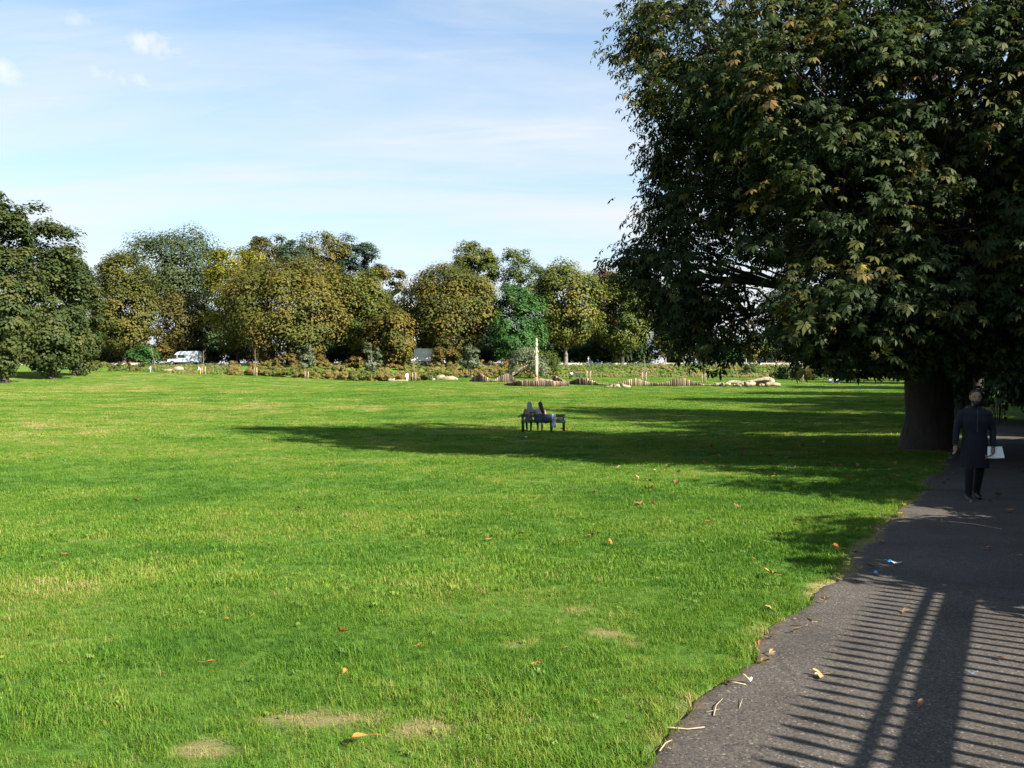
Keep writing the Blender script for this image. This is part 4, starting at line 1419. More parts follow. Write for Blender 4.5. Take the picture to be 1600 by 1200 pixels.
def car(label, px, d, col, rz=0):
    g = at(px, d)
    e = empty('car', (g.x, g.y, g.z + .30), rz)
    tag(e, label, 'car', 'cars parked beyond the road')
    pm = plain('car_paint', col, .25, .05, 2, 0, spec=.5, coat=.5)
    o1 = [(-2.05, .35), (-2.1, .6), (-1.95, .82), (-1.1, .93), (1.35, .95), (2.0, .88), (2.1, .6), (2.05, .35)]
    loft([(-.82, [(x * .98, z) for x, z in o1]), (-.78, [(x, z + .02) for x, z in o1]), (.78, [(x, z + .02) for x, z in o1]), (.82, [(x * .98, z) for x, z in o1])], pm, 'body', e)
    o2 = [(-1.15, .93), (-.45, 1.40), (.85, 1.44), (1.6, .95)]
    loft([(-.72, o2), (.72, o2)], M['glass'], 'window', e)
    MB().prism([(-.5, 1.39), (-.3, 1.46), (.75, 1.50), (.95, 1.40)], -.64, .64).build('roof', pm, e)
    for x in (-1.3, 1.3):
        for sy in (-1, 1):
            wheel(e, x, sy * .74, .31, .18, sy)
    MB().box((-2.03, -.55, .68), (.1, .3, .14), None, .03).build('headlight', M['clear_light'], e)
    return e


car('pale blue parked car glimpsed left of the rust-topped small tree', 1164, 178, (.10, .17, .36))
car('dark parked car with pale roof right of the rust-topped small tree', 1196, 178, (.08, .10, .16))

# mesh fence on the pavement near the cars
fe = empty('mesh_fence', at(1150, by(42) + 20)); tag(fe, 'low wire fence with pale posts in front of the parked cars', 'fence')
for k in range(9):
    MB().tube([(-8 + k * 2.0, 0, 0), (-8 + k * 2.0, 0, 1.35)], .045, 8).build('post', M['concrete'], fe)
for z in (.5, .85, 1.2, 1.33):
    MB().tube([(-8, 0, z), (8, 0, z)], .012, 5).build('wire', M['trim'], fe)

# ------------------------------------------------------------------ houses glimpsed through the trees
def brick_mat(name, a, b_, mortar):
    m, n, l, b = new_mat(name)
    tc = n.new('ShaderNodeTexCoord')
    mp = n.new('ShaderNodeMapping'); mp.inputs['Rotation'].default_value = (R(90), 0, 0)
    l.new(tc.outputs['Object'], mp.inputs[0])
    br = n.new('ShaderNodeTexBrick'); set_in(br, Scale=4.0)
    br.inputs['Color1'].default_value = (*a, 1); br.inputs['Color2'].default_value = (*b_, 1); br.inputs['Mortar'].default_value = (*mortar, 1)
    l.new(mp.outputs[0], br.inputs['Vector']); l.new(br.outputs['Color'], b.inputs['Base Color'])
    set_in(b, Roughness=.9)
    return m


M['brick'] = brick_mat('red_brick', (.16, .055, .036), (.20, .075, .05), (.20, .17, .14))
M['render'] = plain('pale_render', (.62, .58, .52), .9, .1, 1, .2)
M['slate'] = plain('roof_slate', (.10, .11, .13), .7, .25, 2, .3)


def house(label, px, d, w, h, roof_h, wallm, base, wins, dep=8, chim=(.3,)):
    x = (px - 800) / F * d
    e = empty('house', (x, d, base))
    tag(e, label, 'house', 'houses behind the road trees')
    MB().box((0, dep / 2, h / 2), (w, dep, h)).build('wall', M[wallm], e)
    rf = MB().prism([(-w / 2 - .3, h), (0, h + roof_h), (w / 2 + .3, h), (w / 2 + .3, h - .15), (0, h + roof_h - .18), (-w / 2 - .3, h - .15)], -.35, dep + .35).build('roof', M['slate'], e)
    for c in chim:
        MB().box((c * w, dep * .4, h + roof_h * .9), (.9, .7, 2.4), None, .03).build('chimney', M['brick'], rf)
    for wx, wz, ww, wh in wins:
        wo = MB()
        t = .09
        wo.box((wx, -.02, wz + wh / 2), (ww + t, .10, t)); wo.box((wx, -.02, wz - wh / 2), (ww + t, .10, t))
        for sx in (-.5, 0, .5):
            wo.box((wx + sx * ww, -.025, wz), (t, .09, wh - t))
        wo.box((wx, -.03, wz + wh * .1), (ww - t, .07, t * .7))
        f = wo.build('window', M['white_paint'], e)
        MB().box((wx, .03, wz), (ww, .08, wh)).build('pane', M['glass'], f)
        MB().box((wx, -.06, wz - wh / 2 - .10), (ww + .3, .22, .08)).build('sill', M['render'], f)
    dr = MB().box((w * .25, -.02, 1.05), (1.0, .1, 2.1)).build('door', M['trim'], e)
    return e


house('brick house with white window behind the thin brown-green tree', 178, 226, 12, 13, 5, 'brick', 1.3, [(-3.4, 11.4, 1.8, 1.8), (2, 11.4, 1.8, 1.8), (-3.4, 7, 1.8, 1.8), (2, 7, 1.8, 1.8), (-3.4, 2.6, 1.8, 1.8)])
house('house with pale gable behind the gap of sky', 622, 232, 12, 16.5, 4.5, 'render', 1.3, [(-2.5, 13, 1.6, 1.8), (2.5, 13, 1.6, 1.8), (-2.5, 8, 1.6, 1.8), (2.5, 8, 1.6, 1.8)])
house('red brick house with pale gable glimpsed behind the bushy green tree', 1128, 214, 9, 6.5, 3.2, 'render', 1.5, [(-2.2, 5, 1.4, 1.4), (2.2, 5, 1.4, 1.4), (-2.2, 2, 1.6, 1.6)], chim=(.33,))
house('red brick house right of the parked cars under the near chestnut', 1215, 216, 10, 5.5, 3.0, 'brick', 1.5, [(-2.6, 4, 1.4, 1.4), (2.6, 4, 1.4, 1.4), (-2.6, 1.7, 1.6, 1.6)])
house('pale house far right glimpsed below the chestnut leaves', 1340, 214, 20, 5.5, 3.0, 'render', 1.3, [(-7, 3.9, 1.4, 1.4), (-3, 3.9, 1.4, 1.4), (3, 3.9, 1.4, 1.4), (7, 3.9, 1.4, 1.4), (-7, 1.6, 1.6, 1.6), (3, 1.6, 1.6, 1.6)])

# ------------------------------------------------------------------ people
def cloth(name, col, var=.2, rough=.85):
    return plain(name, col, rough, var, 9, .25, 60)


M['skin'] = plain('skin', (.22, .125, .085), .55, .1, 12, .05)
M['skin_pale'] = plain('skin_pale', (.50, .34, .26), .55, .1, 12, .05)
M['navy'] = cloth('navy_cloth', (.007, .008, .015))
M['black_cloth'] = cloth('black_cloth', (.007, .007, .008))
M['black_leather'] = plain('black_leather', (.012, .012, .012), .35, .2, 10, .1)
M['hair_black'] = plain('hair_black', (.010, .009, .008), .45, .3, 20, .4, 90, stretch=(1, 1, .2))
M['hair_brown'] = plain('hair_brown', (.050, .028, .016), .45, .5, 14, .4, 90, stretch=(1, 1, .2))
M['scarf'] = cloth('grey_blue_scarf', (.20, .225, .23), .12)
M['brown_print'] = plain('brown_print_cloth', (.20, .13, .11), .85, .5, 26, .2)
M['pink_cloth'] = cloth('pale_pink_cloth', (.36, .26, .25), .1)
M['denim'] = cloth('denim', (.07, .10, .16), .25)
M['dark_denim'] = cloth('dark_denim', (.028, .036, .055), .3)
M['white_cloth'] = cloth('white_cloth', (.72, .72, .72), .08)
M['yellow_cloth'] = cloth('yellow_cloth', (.55, .32, .04), .15)
M['blue_cloth'] = cloth('pale_blue_cloth', (.22, .27, .33), .12)
M['eye'] = plain('eye', (.02, .018, .016), .2, .1, 8, 0)
M['paper'] = plain('white_paper', (.80, .81, .82), .8, .05, 8, .1)
M['grey_thread'] = plain('grey_thread', (.07, .07, .075), .8, .1, 10, .1)
M['sole'] = plain('shoe_sole', (.16, .16, .16), .7, .2, 10, .1)


class Body:
    """overlapping tapered forms fused into one continuous skin"""
    def __init__(self):
        self.mb = MB(); self.mats = []; self.ids = []

    def _m(self, m):
        if m not in self.mats: self.mats.append(m)
        return self.mats.index(m)

    def _note(self, b, m):
        self.ids += [self._m(m)] * (len(self.mb.v) - b)

    def limb(self, pts, rads, m, n=10, flat=1.0):
        b = len(self.mb.v)
        P_ = [Vector(p) for p in pts]
        d0 = (P_[0] - P_[1]).normalized(); d1 = (P_[-1] - P_[-2]).normalized()
        pts2 = [P_[0] + d0 * rads[0] * .9, P_[0] + d0 * rads[0] * .55]
        r2 = [rads[0] * .35, rads[0] * .8]
        for i, p in enumerate(P_):
            pts2.append(p); r2.append(rads[i])
        pts2 += [P_[-1] + d1 * rads[-1] * .55, P_[-1] + d1 * rads[-1] * .9]
        r2 += [rads[-1] * .8, rads[-1] * .35]
        # subdivide long spans so the nearest-form lookup works
        q, w = [], []
        for i in range(len(pts2) - 1):
            k = max(1, int((pts2[i + 1] - pts2[i]).length / .05))
            for j in range(k):
                q.append(pts2[i].lerp(pts2[i + 1], j / k)); w.append(r2[i] + (r2[i + 1] - r2[i]) * j / k)
        q.append(pts2[-1]); w.append(r2[-1])
        self.mb.tube(q, w, n, True, True, 0, None, flat)
        self._note(b, m)

    def rings(self, rings, m, n=18):
        """horizontal (or free) elliptical rings: (centre, rx, ry)"""
        b = len(self.mb.v)
        R2 = []
        for i in range(len(rings) - 1):
            (c0, x0, y0), (c1, x1, y1) = rings[i], rings[i + 1]
            k = max(1, int((Vector(c1) - Vector(c0)).length / .05))
            for j in range(k):
                t = j / k
                R2.append((Vector(c0).lerp(Vector(c1), t), x0 + (x1 - x0) * t, y0 + (y1 - y0) * t))
        R2.append((Vector(rings[-1][0]), rings[-1][1], rings[-1][2]))
        vs, fs = [], []
        for c, rx, ry in R2:
            for k in range(n):
                a = 2 * math.pi * k / n
                vs.append(c + Vector((math.cos(a) * rx, math.sin(a) * ry, 0)))
        for i in range(len(R2) - 1):
            for k in range(n):
                j = (k + 1) % n
                fs.append((i * n + k, i * n + j, i * n + n + j, i * n + n + k))
        fs.append(tuple(reversed(range(n)))); fs.append(tuple((len(R2) - 1) * n + k for k in range(n)))
        self.mb.add(vs, fs, True)
        self._note(b, m)

    def ball(self, c, r, m, n=12):
        rx, ry, rz = (r, r, r) if isinstance(r, (int, float)) else r
        rg = []
        for i in range(9):
            t = math.pi * (i + .25) / 8.5
            rg.append((Vector(c) + Vector((0, 0, -math.cos(t) * rz)), max(.002, rx * sn(t)), max(.002, ry * sn(t))))
        self.rings(rg, m, n)

    def build(self, name, parent, voxel=.012, smooth=3):
        from mathutils.kdtree import KDTree
        me = bpy.data.meshes.new('tmp'); me.from_pydata(self.mb.v, [], self.mb.f)
        bm = bmesh.new(); bm.from_mesh(me); bmesh.ops.recalc_face_normals(bm, faces=bm.faces); bm.to_mesh(me); bm.free()
        o = bpy.data.objects.new('tmp', me); COL.objects.link(o)
        r = o.modifiers.new('r', 'REMESH'); r.mode = 'VOXEL'; r.voxel_size = voxel
        s = o.modifiers.new('s', 'SMOOTH'); s.iterations = smooth; s.factor = .5
        dg = bpy.context.evaluated_depsgraph_get()
        out_ = bpy.data.meshes.new_from_object(o.evaluated_get(dg))
        bpy.data.objects.remove(o); bpy.data.meshes.remove(me)
        kd = KDTree(len(self.mb.v))
        for i, v in enumerate(self.mb.v): kd.insert(v, i)
        kd.balance()
        out_.materials.clear()
        for m in self.mats: out_.materials.append(M[m])
        for p in out_.polygons:
            p.material_index = self.ids[kd.find(p.center)[1]]
            p.use_smooth = True
        out_.name = name
        return obj(name, out_, parent)


def head(B, c, s, skin, tilt=(0, 0), face=-1):
    """face = -1: looks to -y"""
    x, y, z = c
    f = face
    B.rings([((x, y + f * .02 * s, z - .115 * s), .035 * s, .04 * s), ((x, y + f * .025 * s, z - .09 * s), .055 * s, .065 * s), ((x, y + f * .01 * s, z - .04 * s), .068 * s, .085 * s),
             ((x, y, z + .02 * s), .076 * s, .096 * s), ((x, y - f * .005 * s, z + .07 * s), .070 * s, .088 * s), ((x, y - f * .005 * s, z + .105 * s), .045 * s, .06 * s), ((x, y, z + .118 * s), .015 * s, .02 * s)], skin)
    B.limb([(x, y + f * .09 * s, z + .012 * s), (x, y + f * .112 * s, z - .025 * s)], [.010 * s, .017 * s], skin, 8)     # nose
    for sx in (-1, 1):
        B.ball((x + sx * .078 * s, y - f * .005 * s, z - .005 * s), (.012 * s, .022 * s, .034 * s), skin)                     # ears
        B.limb([(x + sx * .018 * s, y + f * .090 * s, z + .034 * s), (x + sx * .048 * s, y + f * .080 * s, z + .034 * s)], [.009 * s, .007 * s], skin, 6)   # brow
    B.limb([(x - .022 * s, y + f * .086 * s, z - .055 * s), (x + .022 * s, y + f * .086 * s, z - .055 * s)], [.008 * s, .008 * s], skin, 6)             # lips


def hand(B, wrist, d, side, skin, curl=.5, palm_n=(0, -1, 0)):
    """relaxed hand: d points from wrist to fingertips, side is the thumb side direction"""
    w, d, s = Vector(wrist), Vector(d).normalized(), Vector(side).normalized()
    n = d.cross(s).normalized()
    B.limb([w, w + d * .045, w + d * .085], [.026, .034, .032], skin, 10, .55)
    for k, (off, L) in enumerate(((.028, .068), (.010, .078), (-.009, .072), (-.027, .056))):
        b = w + d * .082 + s * off
        m1 = b + d * L * .5 + n * L * .12 * curl
        m2 = m1 + d * L * .32 + n * L * .34 * curl
        e = m2 + d * L * .12 + n * L * .34 * curl
        B.limb([b, m1, m2, e], [.0092, .0088, .0080, .0068], skin, 8)
    t0 = w + d * .03 + s * .028
    t1 = t0 + s * .028 + d * .025
    t2 = t1 + d * .034 + s * .006 + n * .01
    B.limb([t0, t1, t2], [.0125, .0105, .0085], skin, 8)


# walking man on the path
gp = hit(1522, 781)
man = empty('person', gp)
man.rotation_euler = (0, 0, math.atan2(-gp.x, gp.y) * .5)
man.scale = (1.0, 1.0, 1.0)
tag(man, 'man in dark knee-length coat walking on the shaded path holding white papers', 'person')
B = Body()
# trousers, mid-stride: his right leg (-x in view) forward
B.limb([(-.095, .0, .90), (-.100, -.10, .50), (-.095, -.06, .12)], [.095, .068, .055], 'black_cloth', 12)
B.limb([(.095, .02, .90), (.085, .02, .50), (.075, .16, .14)], [.095, .068, .055], 'black_cloth', 12)
B.limb([(-.095, -.03, .045), (-.10, -.12, .042), (-.105, -.22, .034)], [.046, .047, .038], 'black_leather', 10)
B.limb([(.078, .19, .085), (.085, .10, .052), (.09, .01, .034)], [.046, .046, .036], 'black_leather', 10)
B.limb([(-.098, -.02, .012), (-.105, -.24, .012)], [.030, .030], 'sole', 8)
# long coat
B.rings([((0, .01, .52), .215, .165), ((0, .01, .70), .205, .155), ((0, .01, .92), .19, .14), ((0, .01, 1.08), .18, .13), ((0, .005, 1.25), .205, .14), ((0, .01, 1.38), .20, .125), ((0, .015, 1.45), .12, .085), ((0, .015, 1.49), .07, .07)], 'navy')
B.limb([(-.11, .015, 1.395), (.11, .015, 1.395)], [.075, .075], 'navy')
# arms: right hangs a little out, left bends slightly with the papers
B.limb([(-.185, .015, 1.37), (-.255, .04, 1.12), (-.285, -.01, .90)], [.068, .054, .042], 'navy', 12)
B.limb([(.185, .015, 1.37), (.26, .03, 1.12), (.245, -.06, .88)], [.068, .054, .042], 'navy', 12)
hand(B, (-.288, -.02, .875), (-.05, -.12, -1), (.25, -1, 0), 'skin', .6)
hand(B, (.243, -.075, .855), (-.08, -.22, -1), (-.3, -1, .1), 'skin', 1.2)
B.limb([(0, .015, 1.46), (0, .0, 1.54)], [.058, .052], 'skin')
head(B, (0, -.005, 1.632), 1.0, 'skin')
B.build('body', man, .0075, 2)
for sx in (-1, 1):
    MB().tube([(sx * .033, -.083, 1.640), (sx * .033, -.094, 1.640)], [.012, .007], 8).build('eye', M['eye'], man)
H = Body()
H.rings([((0, .03, 1.60), .079, .082), ((0, .02, 1.66), .084, .094), ((0, .012, 1.71), .077, .092), ((0, .008, 1.745), .05, .065), ((0, .005, 1.757), .02, .03)], 'hair_black')
H.build('hair', man, .010, 2)
H = Body()
H.rings([((0, -.062, 1.487), .026, .024), ((0, -.066, 1.515), .050, .038), ((0, -.056, 1.55), .064, .050), ((0, -.045, 1.585), .070, .052)], 'hair_black')
H.build('beard', man, .010, 2)
pl = MB()
for k in range(9):
    pl.box((0, -.132 - .001 * (k % 2), 1.10 + k * .04), (.014, .012, .020), None, .003)
pl.build('button_band', M['grey_thread'], man)
# papers in his left hand
pp = MB()
vs, fs = [], []
for i in range(6):
    for j in range(4):
        u, v_ = i / 5 - .5, j / 3
        vs.append((u * (.22 + .06 * (1 - v_)), .02 * sn(u * 5) + .03 * v_, -.17 * (1 - v_) + .02 * abs(u)))
for i in range(5):
    for j in range(3):
        fs.append((i * 4 + j, i * 4 + 4 + j, i * 4 + 5 + j, i * 4 + 1 + j))
pp.add(vs, fs)
pap = empty('papers', gp + Vector((.245, -.135, .845)))
pap.rotation_euler = man.rotation_euler
tag(pap, 'sheaf of white papers in the walking man\'s hand', 'paper')
me = pp.mesh('sheet', M['paper'])
o = obj('sheet', me, pap); o.modifiers.new('t', 'SOLIDIFY').thickness = .006
o = obj('sheet', me, pap, (.012, .012, .006), .12); o.modifiers.new('t', 'SOLIDIFY').thickness = .004

# ------------------------------------------------------------------ park bench and the two people on it
M['bench'] = plain('bench_dark_green', (.016, .030, .024), .55, .35, 6, .3, stretch=(1, 6, 6))
bp_ = at(849, 38)
BR = R(-3)
bench = empty('park_bench', bp_, BR)
tag(bench, 'dark green wooden park bench seen from behind on the lawn', 'bench')
BL = 1.96
# local: people face +y; backrest on the -y side
for k in range(4):
    MB().box((0, -.14 + k * .13, .435), (BL, .105, .04), None, .008).build('seat_slat', M['bench'], bench)
for z, hh in ((.735, .13), (.50, .12)):
    MB().box((0, -.255 - (z - .5) * .18, z), (BL, .05, hh), Matrix.Rotation(R(-10), 3, 'X'), .008).build('back_slat', M['bench'], bench)
for x in (-BL / 2 + .07, .36, BL / 2 - .07):
    MB().tube([(x, -.22, -.03), (x, -.22, .44), (x, -.275, .80)], [.058, .058, .05], 8).build('back_leg', M['bench'], bench)
    MB().tube([(x, .24, -.03), (x, .24, .42)], [.055, .055], 8).build('front_leg', M['bench'], bench)
    MB().box((x, .01, .39), (.06, .52, .05), None, .006).build('bearer', M['bench'], bench)


def seated(name, label, x, dy, top, legs, skin, s=1.0, lean=0.0, arm_fwd=True, loc=None, rz=0, voxel=.014, seat=.455, sleeves=None, nohead=False):
    """faces +y, sits on a seat at height `seat`"""
    e = empty(name, loc, rz)
    tag(e, label, 'person')
    B = Body()
    X = x
    hp = seat + .09
    B.rings([((X, dy - .02, hp - .09), .155, .13), ((X, dy - .02, hp), .175, .135)], legs)
    B.rings([((X, dy - .02, hp + .02), .168, .13), ((X + lean * .2, dy - .03, hp + .14), .145, .11), ((X + lean * .55, dy - .02, hp + .30), .165, .115), ((X + lean * .85, dy, hp + .43), .165, .10), ((X + lean, dy + .01, hp + .50), .085, .07), ((X + lean, dy + .015, hp + .53), .055, .055)], top)
    for sx in (-1, 1):
        kx = X + sx * .11
        B.limb([(X + sx * .09, dy + .02, hp - .01), (kx, dy + .40, hp + .02)], [.085, .066], legs, 12)
        B.limb([(kx, dy + .40, hp + .02), (kx - sx * .02, dy + .44, .10)], [.062, .042], legs, 10)
        B.limb([(kx - sx * .02, dy + .43, .05), (kx - sx * .01, dy + .58, .04)], [.042, .035], 'black_leather', 8)
        sh = (X + lean * .9 + sx * .18, dy, hp + .43)
        el = (X + lean * .6 + sx * .25, dy + .08, hp + .18)
        wr = (X + sx * .14, dy + .30, hp + .13)
        B.limb([sh, el], [.056, .046], sleeves or top, 10)
        B.limb([el, wr], [.045, .032], sleeves or top, 10)
        hand(B, wr, (-sx * .3, 1, -.1), (-sx, -.2, .5), skin, .8)
    B.limb([(X + lean, dy + .01, hp + .50), (X + lean * 1.05, dy + .03, hp + .58)], [.05, .046], skin)
    head(B, (X + lean * 1.1, dy + .04, hp + .67), .98, skin, face=1)
    B.build('body', e, voxel, 2)
    return e, Vector((X + lean * 1.1, dy + .04, hp + .67))


w1, hc = seated('person', 'woman in grey headscarf and brown top at the bench end', -.66, .02, 'brown_print', 'black_cloth', 'skin', lean=.03, loc=bp_, rz=BR)
# one leg set out to the side of the bench
H = Body()
H.rings([((hc.x + .08, hc.y - .11, hc.z - .34), .17, .07), ((hc.x + .05, hc.y - .09, hc.z - .22), .16, .10), ((hc.x + .01, hc.y - .05, hc.z - .12), .13, .115), ((hc.x, hc.y - .02, hc.z), .105, .12), ((hc.x, hc.y - .01, hc.z + .08), .098, .112), ((hc.x, hc.y, hc.z + .13), .06, .07), ((hc.x, hc.y, hc.z + .145), .02, .025)], 'scarf')
H.build('headscarf', w1, .012, 2)
w2, hc = seated('person', 'woman with long dark hair and pale pink top on the bench', -.16, .04, 'pink_cloth', 'denim', 'skin_pale', lean=.02, loc=bp_, rz=BR)
H = Body()
H.rings([((hc.x + .13, hc.y - .13, hc.z - .42), .05, .03), ((hc.x + .10, hc.y - .13, hc.z - .28), .085, .05), ((hc.x + .05, hc.y - .10, hc.z - .14), .095, .075), ((hc.x + .01, hc.y - .03, hc.z - .02), .098, .10), ((hc.x, hc.y - .01, hc.z + .08), .090, .105), ((hc.x, hc.y, hc.z + .125), .05, .06), ((hc.x, hc.y, hc.z + .14), .015, .02)], 'hair_black')
H.build('hair', w2, .012, 2)
H = Body()
H.limb([(hc.x + .05, hc.y - .135, hc.z - .02), (hc.x + .10, hc.y - .165, hc.z - .22), (hc.x + .15, hc.y - .165, hc.z - .42)], [.025, .04, .02], 'hair_brown')
H.build('hair_strand', w2, .012, 1)


def local(p, base=bp_, rz=BR):
    v = Matrix.Rotation(rz, 3, 'Z') @ Vector(p)
    return Vector(base) + v


# cloth hung over the backrest, bag, paper in the left woman's hand
def drape(name, label, cat, c, w, z_top, front, back, mat, seed):
    pr = np.random.RandomState(seed)
    prof = [(-.33, back)] + [(-.335, z_top * .3 + back * .7), (-.345, z_top - .04), (-.305, z_top + .018), (-.255, z_top - .03), (-.215, front)]
    vs, fs, nn = [], [], 9
    for i in range(nn):
        u = i / (nn - 1) - .5
        for (yy, zz) in prof:
            vs.append((c + u * w * (1 + .25 * (z_top - zz)) + .012 * sn(i * 2.1), yy + .018 * sn(u * 22 + seed) * (1 if zz < z_top - .06 else .2) * (1 if yy < -.3 else -1), zz + (.03 * sn(i * 1.7 + seed) if zz in (front, back) else 0)))
    k = len(prof)
    for i in range(nn - 1):
        for j in range(k - 1):
            fs.append((i * k + j, i * k + k + j, i * k + k + j + 1, i * k + j + 1))
    mb = MB(); mb.add(vs, fs, True)
    o = mb.build(name, M[mat], None, bp_, BR)
    sd = o.modifiers.new('t', 'SOLIDIFY'); sd.thickness = .012
    tag(o, label, cat)


drape('jacket', 'pale blue-grey jacket hung over the bench back', 'jacket', .47, .17, .80, .50, .22, 'blue_cloth', 1)
drape('jacket', 'dark denim jacket hung over the bench back behind the women', 'jacket', .0, .78, .795, .55, .42, 'dark_denim', 2)
M['tan_leather'] = plain('tan_leather', (.20, .10, .05), .5, .3, 8, .2)
bg = empty('bag', local((.72, .05, .455)), BR); tag(bg, 'tan handbag lying at the right end of the bench seat', 'bag')
H = Body()
H.rings([((0, 0, .0), .14, .09), ((0, 0, .06), .155, .095), ((.01, 0, .14), .13, .07), ((.01, 0, .18), .09, .03)], 'tan_leather')
H.build('pouch', bg, .012, 2)
MB().tube([(-.10, 0, .14), (-.08, 0, .22), (.02, -.02, .25), (.10, 0, .20), (.11, 0, .13)], .009, 6).build('strap', M['tan_leather'], bg)
po = empty('paper', local((-.98, .30, .72)), .4); tag(po, 'white paper held out by the woman in the headscarf', 'paper')
me = pp.mesh('sheet', M['paper'])
o = obj('sheet', me, po); o.rotation_euler = (R(62), 0, 0); o.scale = (1.15, 1, 1.2); o.modifiers.new('t', 'SOLIDIFY').thickness = .006


# distant people
def standing(label, px, d, top, legs, skin='skin', h=1.7, bend=0.0, rz=0, hair='hair_black', extra=None):
    g = at(px, d)
    e = empty('person', g, rz); tag(e, label, 'person')
    e.scale = (h / 1.75,) * 3
    B = Body()
    f = bend
    for sx in (-1, 1):
        B.limb([(sx * .09, 0, .90), (sx * .10, -.03, .50), (sx * .10, .02 * sx, .10)], [.095, .070, .05], legs, 10)
        B.limb([(sx * .10, .02, .05), (sx * .11, -.16, .04)], [.045, .038], 'black_leather', 8)
        B.limb([(sx * .19, -f * .42, 1.40 - f * .2), (sx * .25, -f * .40 - .03, 1.13 - f * .2), (sx * .23, -f * .5 - .10, .90 - f * .15)], [.06, .048, .036], top, 10)
        hand(B, (sx * .23, -f * .5 - .105, .88 - f * .15), (0, -.2, -1), (-sx * .2, -1, 0), skin, .6)
    B.rings([((0, 0, .86), .17, .13), ((0, -f * .05, 1.05), .155, .115), ((0, -f * .25, 1.25 - f * .1), .185, .125), ((0, -f * .40, 1.40 - f * .2), .18, .11), ((0, -f * .45, 1.47 - f * .22), .08, .07)], top)
    B.limb([(0, -f * .45, 1.45 - f * .22), (0, -f * .50, 1.54 - f * .24)], [.055, .05], skin)
    head(B, (0, -f * .52, 1.63 - f * .25), 1.0, skin)
    B.build('body', e, .018, 2)
    c = (0, -f * .52, 1.63 - f * .25)
    H = Body()
    H.rings([((0, c[1] + .035, c[2] - .05), .078, .075), ((0, c[1] + .02, c[2] + .03), .085, .094), ((0, c[1] + .01, c[2] + .09), .072, .085), ((0, c[1], c[2] + .125), .02, .03)], hair)
    H.build('hair', e, .018, 2)
    return e


standing('person dressed all in white standing by the wooden beam', 636, 147, 'white_cloth', 'white_cloth', rz=.4)
standing('person in white shirt and yellow shorts stooping beside a bare sapling', 313, 149, 'white_cloth', 'yellow_cloth', bend=.7, rz=-1.0)
standing('person in blue and white walking along the road behind the palisade', 919, by(14) + 10.5, 'blue_cloth', 'denim', rz=1.3)
fb = at(898, 141)
fbench = empty('park_bench', fb, R(3)); tag(fbench, 'dark wooden bench at the far lawn edge right of the totem', 'bench')
for z in (.66, .82):
    MB().box((0, -.28, z), (1.9, .04, .12)).build('back_slat', M['bench'], fbench)
for k in range(3):
    MB().box((0, -.15 + k * .16, .44), (1.9, .13, .04)).build('seat_slat', M['bench'], fbench)
for x in (-.85, .85):
    MB().tube([(x, -.25, -.05), (x, -.29, .88)], .05, 6).build('back_leg', M['bench'], fbench)
    MB().tube([(x, .22, -.05), (x, .22, .43)], .05, 6).build('front_leg', M['bench'], fbench)
e, hc = seated('person', 'person with dark hair sitting on the far bench', -.55, .02, 'white_cloth', 'black_cloth', 'skin', loc=fb, rz=R(3), voxel=.02)
H = Body(); H.rings([((hc.x, hc.y - .03, hc.z - .08), .085, .08), ((hc.x, hc.y - .02, hc.z + .05), .09, .10), ((hc.x, hc.y, hc.z + .13), .03, .04)], 'hair_black'); H.build('hair', e, .02, 2)


def on_grass(label, px, d, top, legs, rz):
    g = at(px, d)
    e = empty('person', g, rz); tag(e, label, 'person')
    B = Body()
    B.rings([((0, 0, .03), .17, .15), ((0, 0, .12), .175, .14), ((0, .02, .30), .155, .12), ((0, .03, .48), .175, .12), ((0, .03, .60), .165, .10), ((0, .03, .67), .07, .06)], top)
    for sx in (-1, 1):
        B.limb([(sx * .09, -.02, .12), (sx * .13, -.36, .40)], [.085, .065], legs, 10)
        B.limb([(sx * .13, -.36, .40), (sx * .11, -.55, .07)], [.06, .045], legs, 10)
        B.limb([(sx * .11, -.55, .05), (sx * .11, -.70, .04)], [.042, .035], 'black_leather', 8)
        B.limb([(sx * .19, .02, .60), (sx * .24, -.10, .38), (sx * .14, -.30, .42)], [.055, .045, .034], top, 10)
        hand(B, (sx * .14, -.31, .42), (-sx * .4, -1, 0), (-sx, 0, .5), 'skin', .8)
    B.limb([(0, .03, .65), (0, .01, .73)], [.05, .046], 'skin')
    head(B, (0, 0, .82), .98, 'skin')
    B.build('body', e, .02, 2)
    H = Body(); H.rings([((0, .035, .77), .082, .075), ((0, .02, .86), .086, .095), ((0, .01, .92), .06, .07), ((0, 0, .945), .02, .03)], 'hair_black'); H.build('hair', e, .02, 2)


on_grass('person in pale blue sitting on the grass left of a staked sapling', 1297, 122, 'blue_cloth', 'denim', .5)
on_grass('person in white sitting on the grass right of a staked sapling', 1310, 122, 'white_cloth', 'black_cloth', -.6)

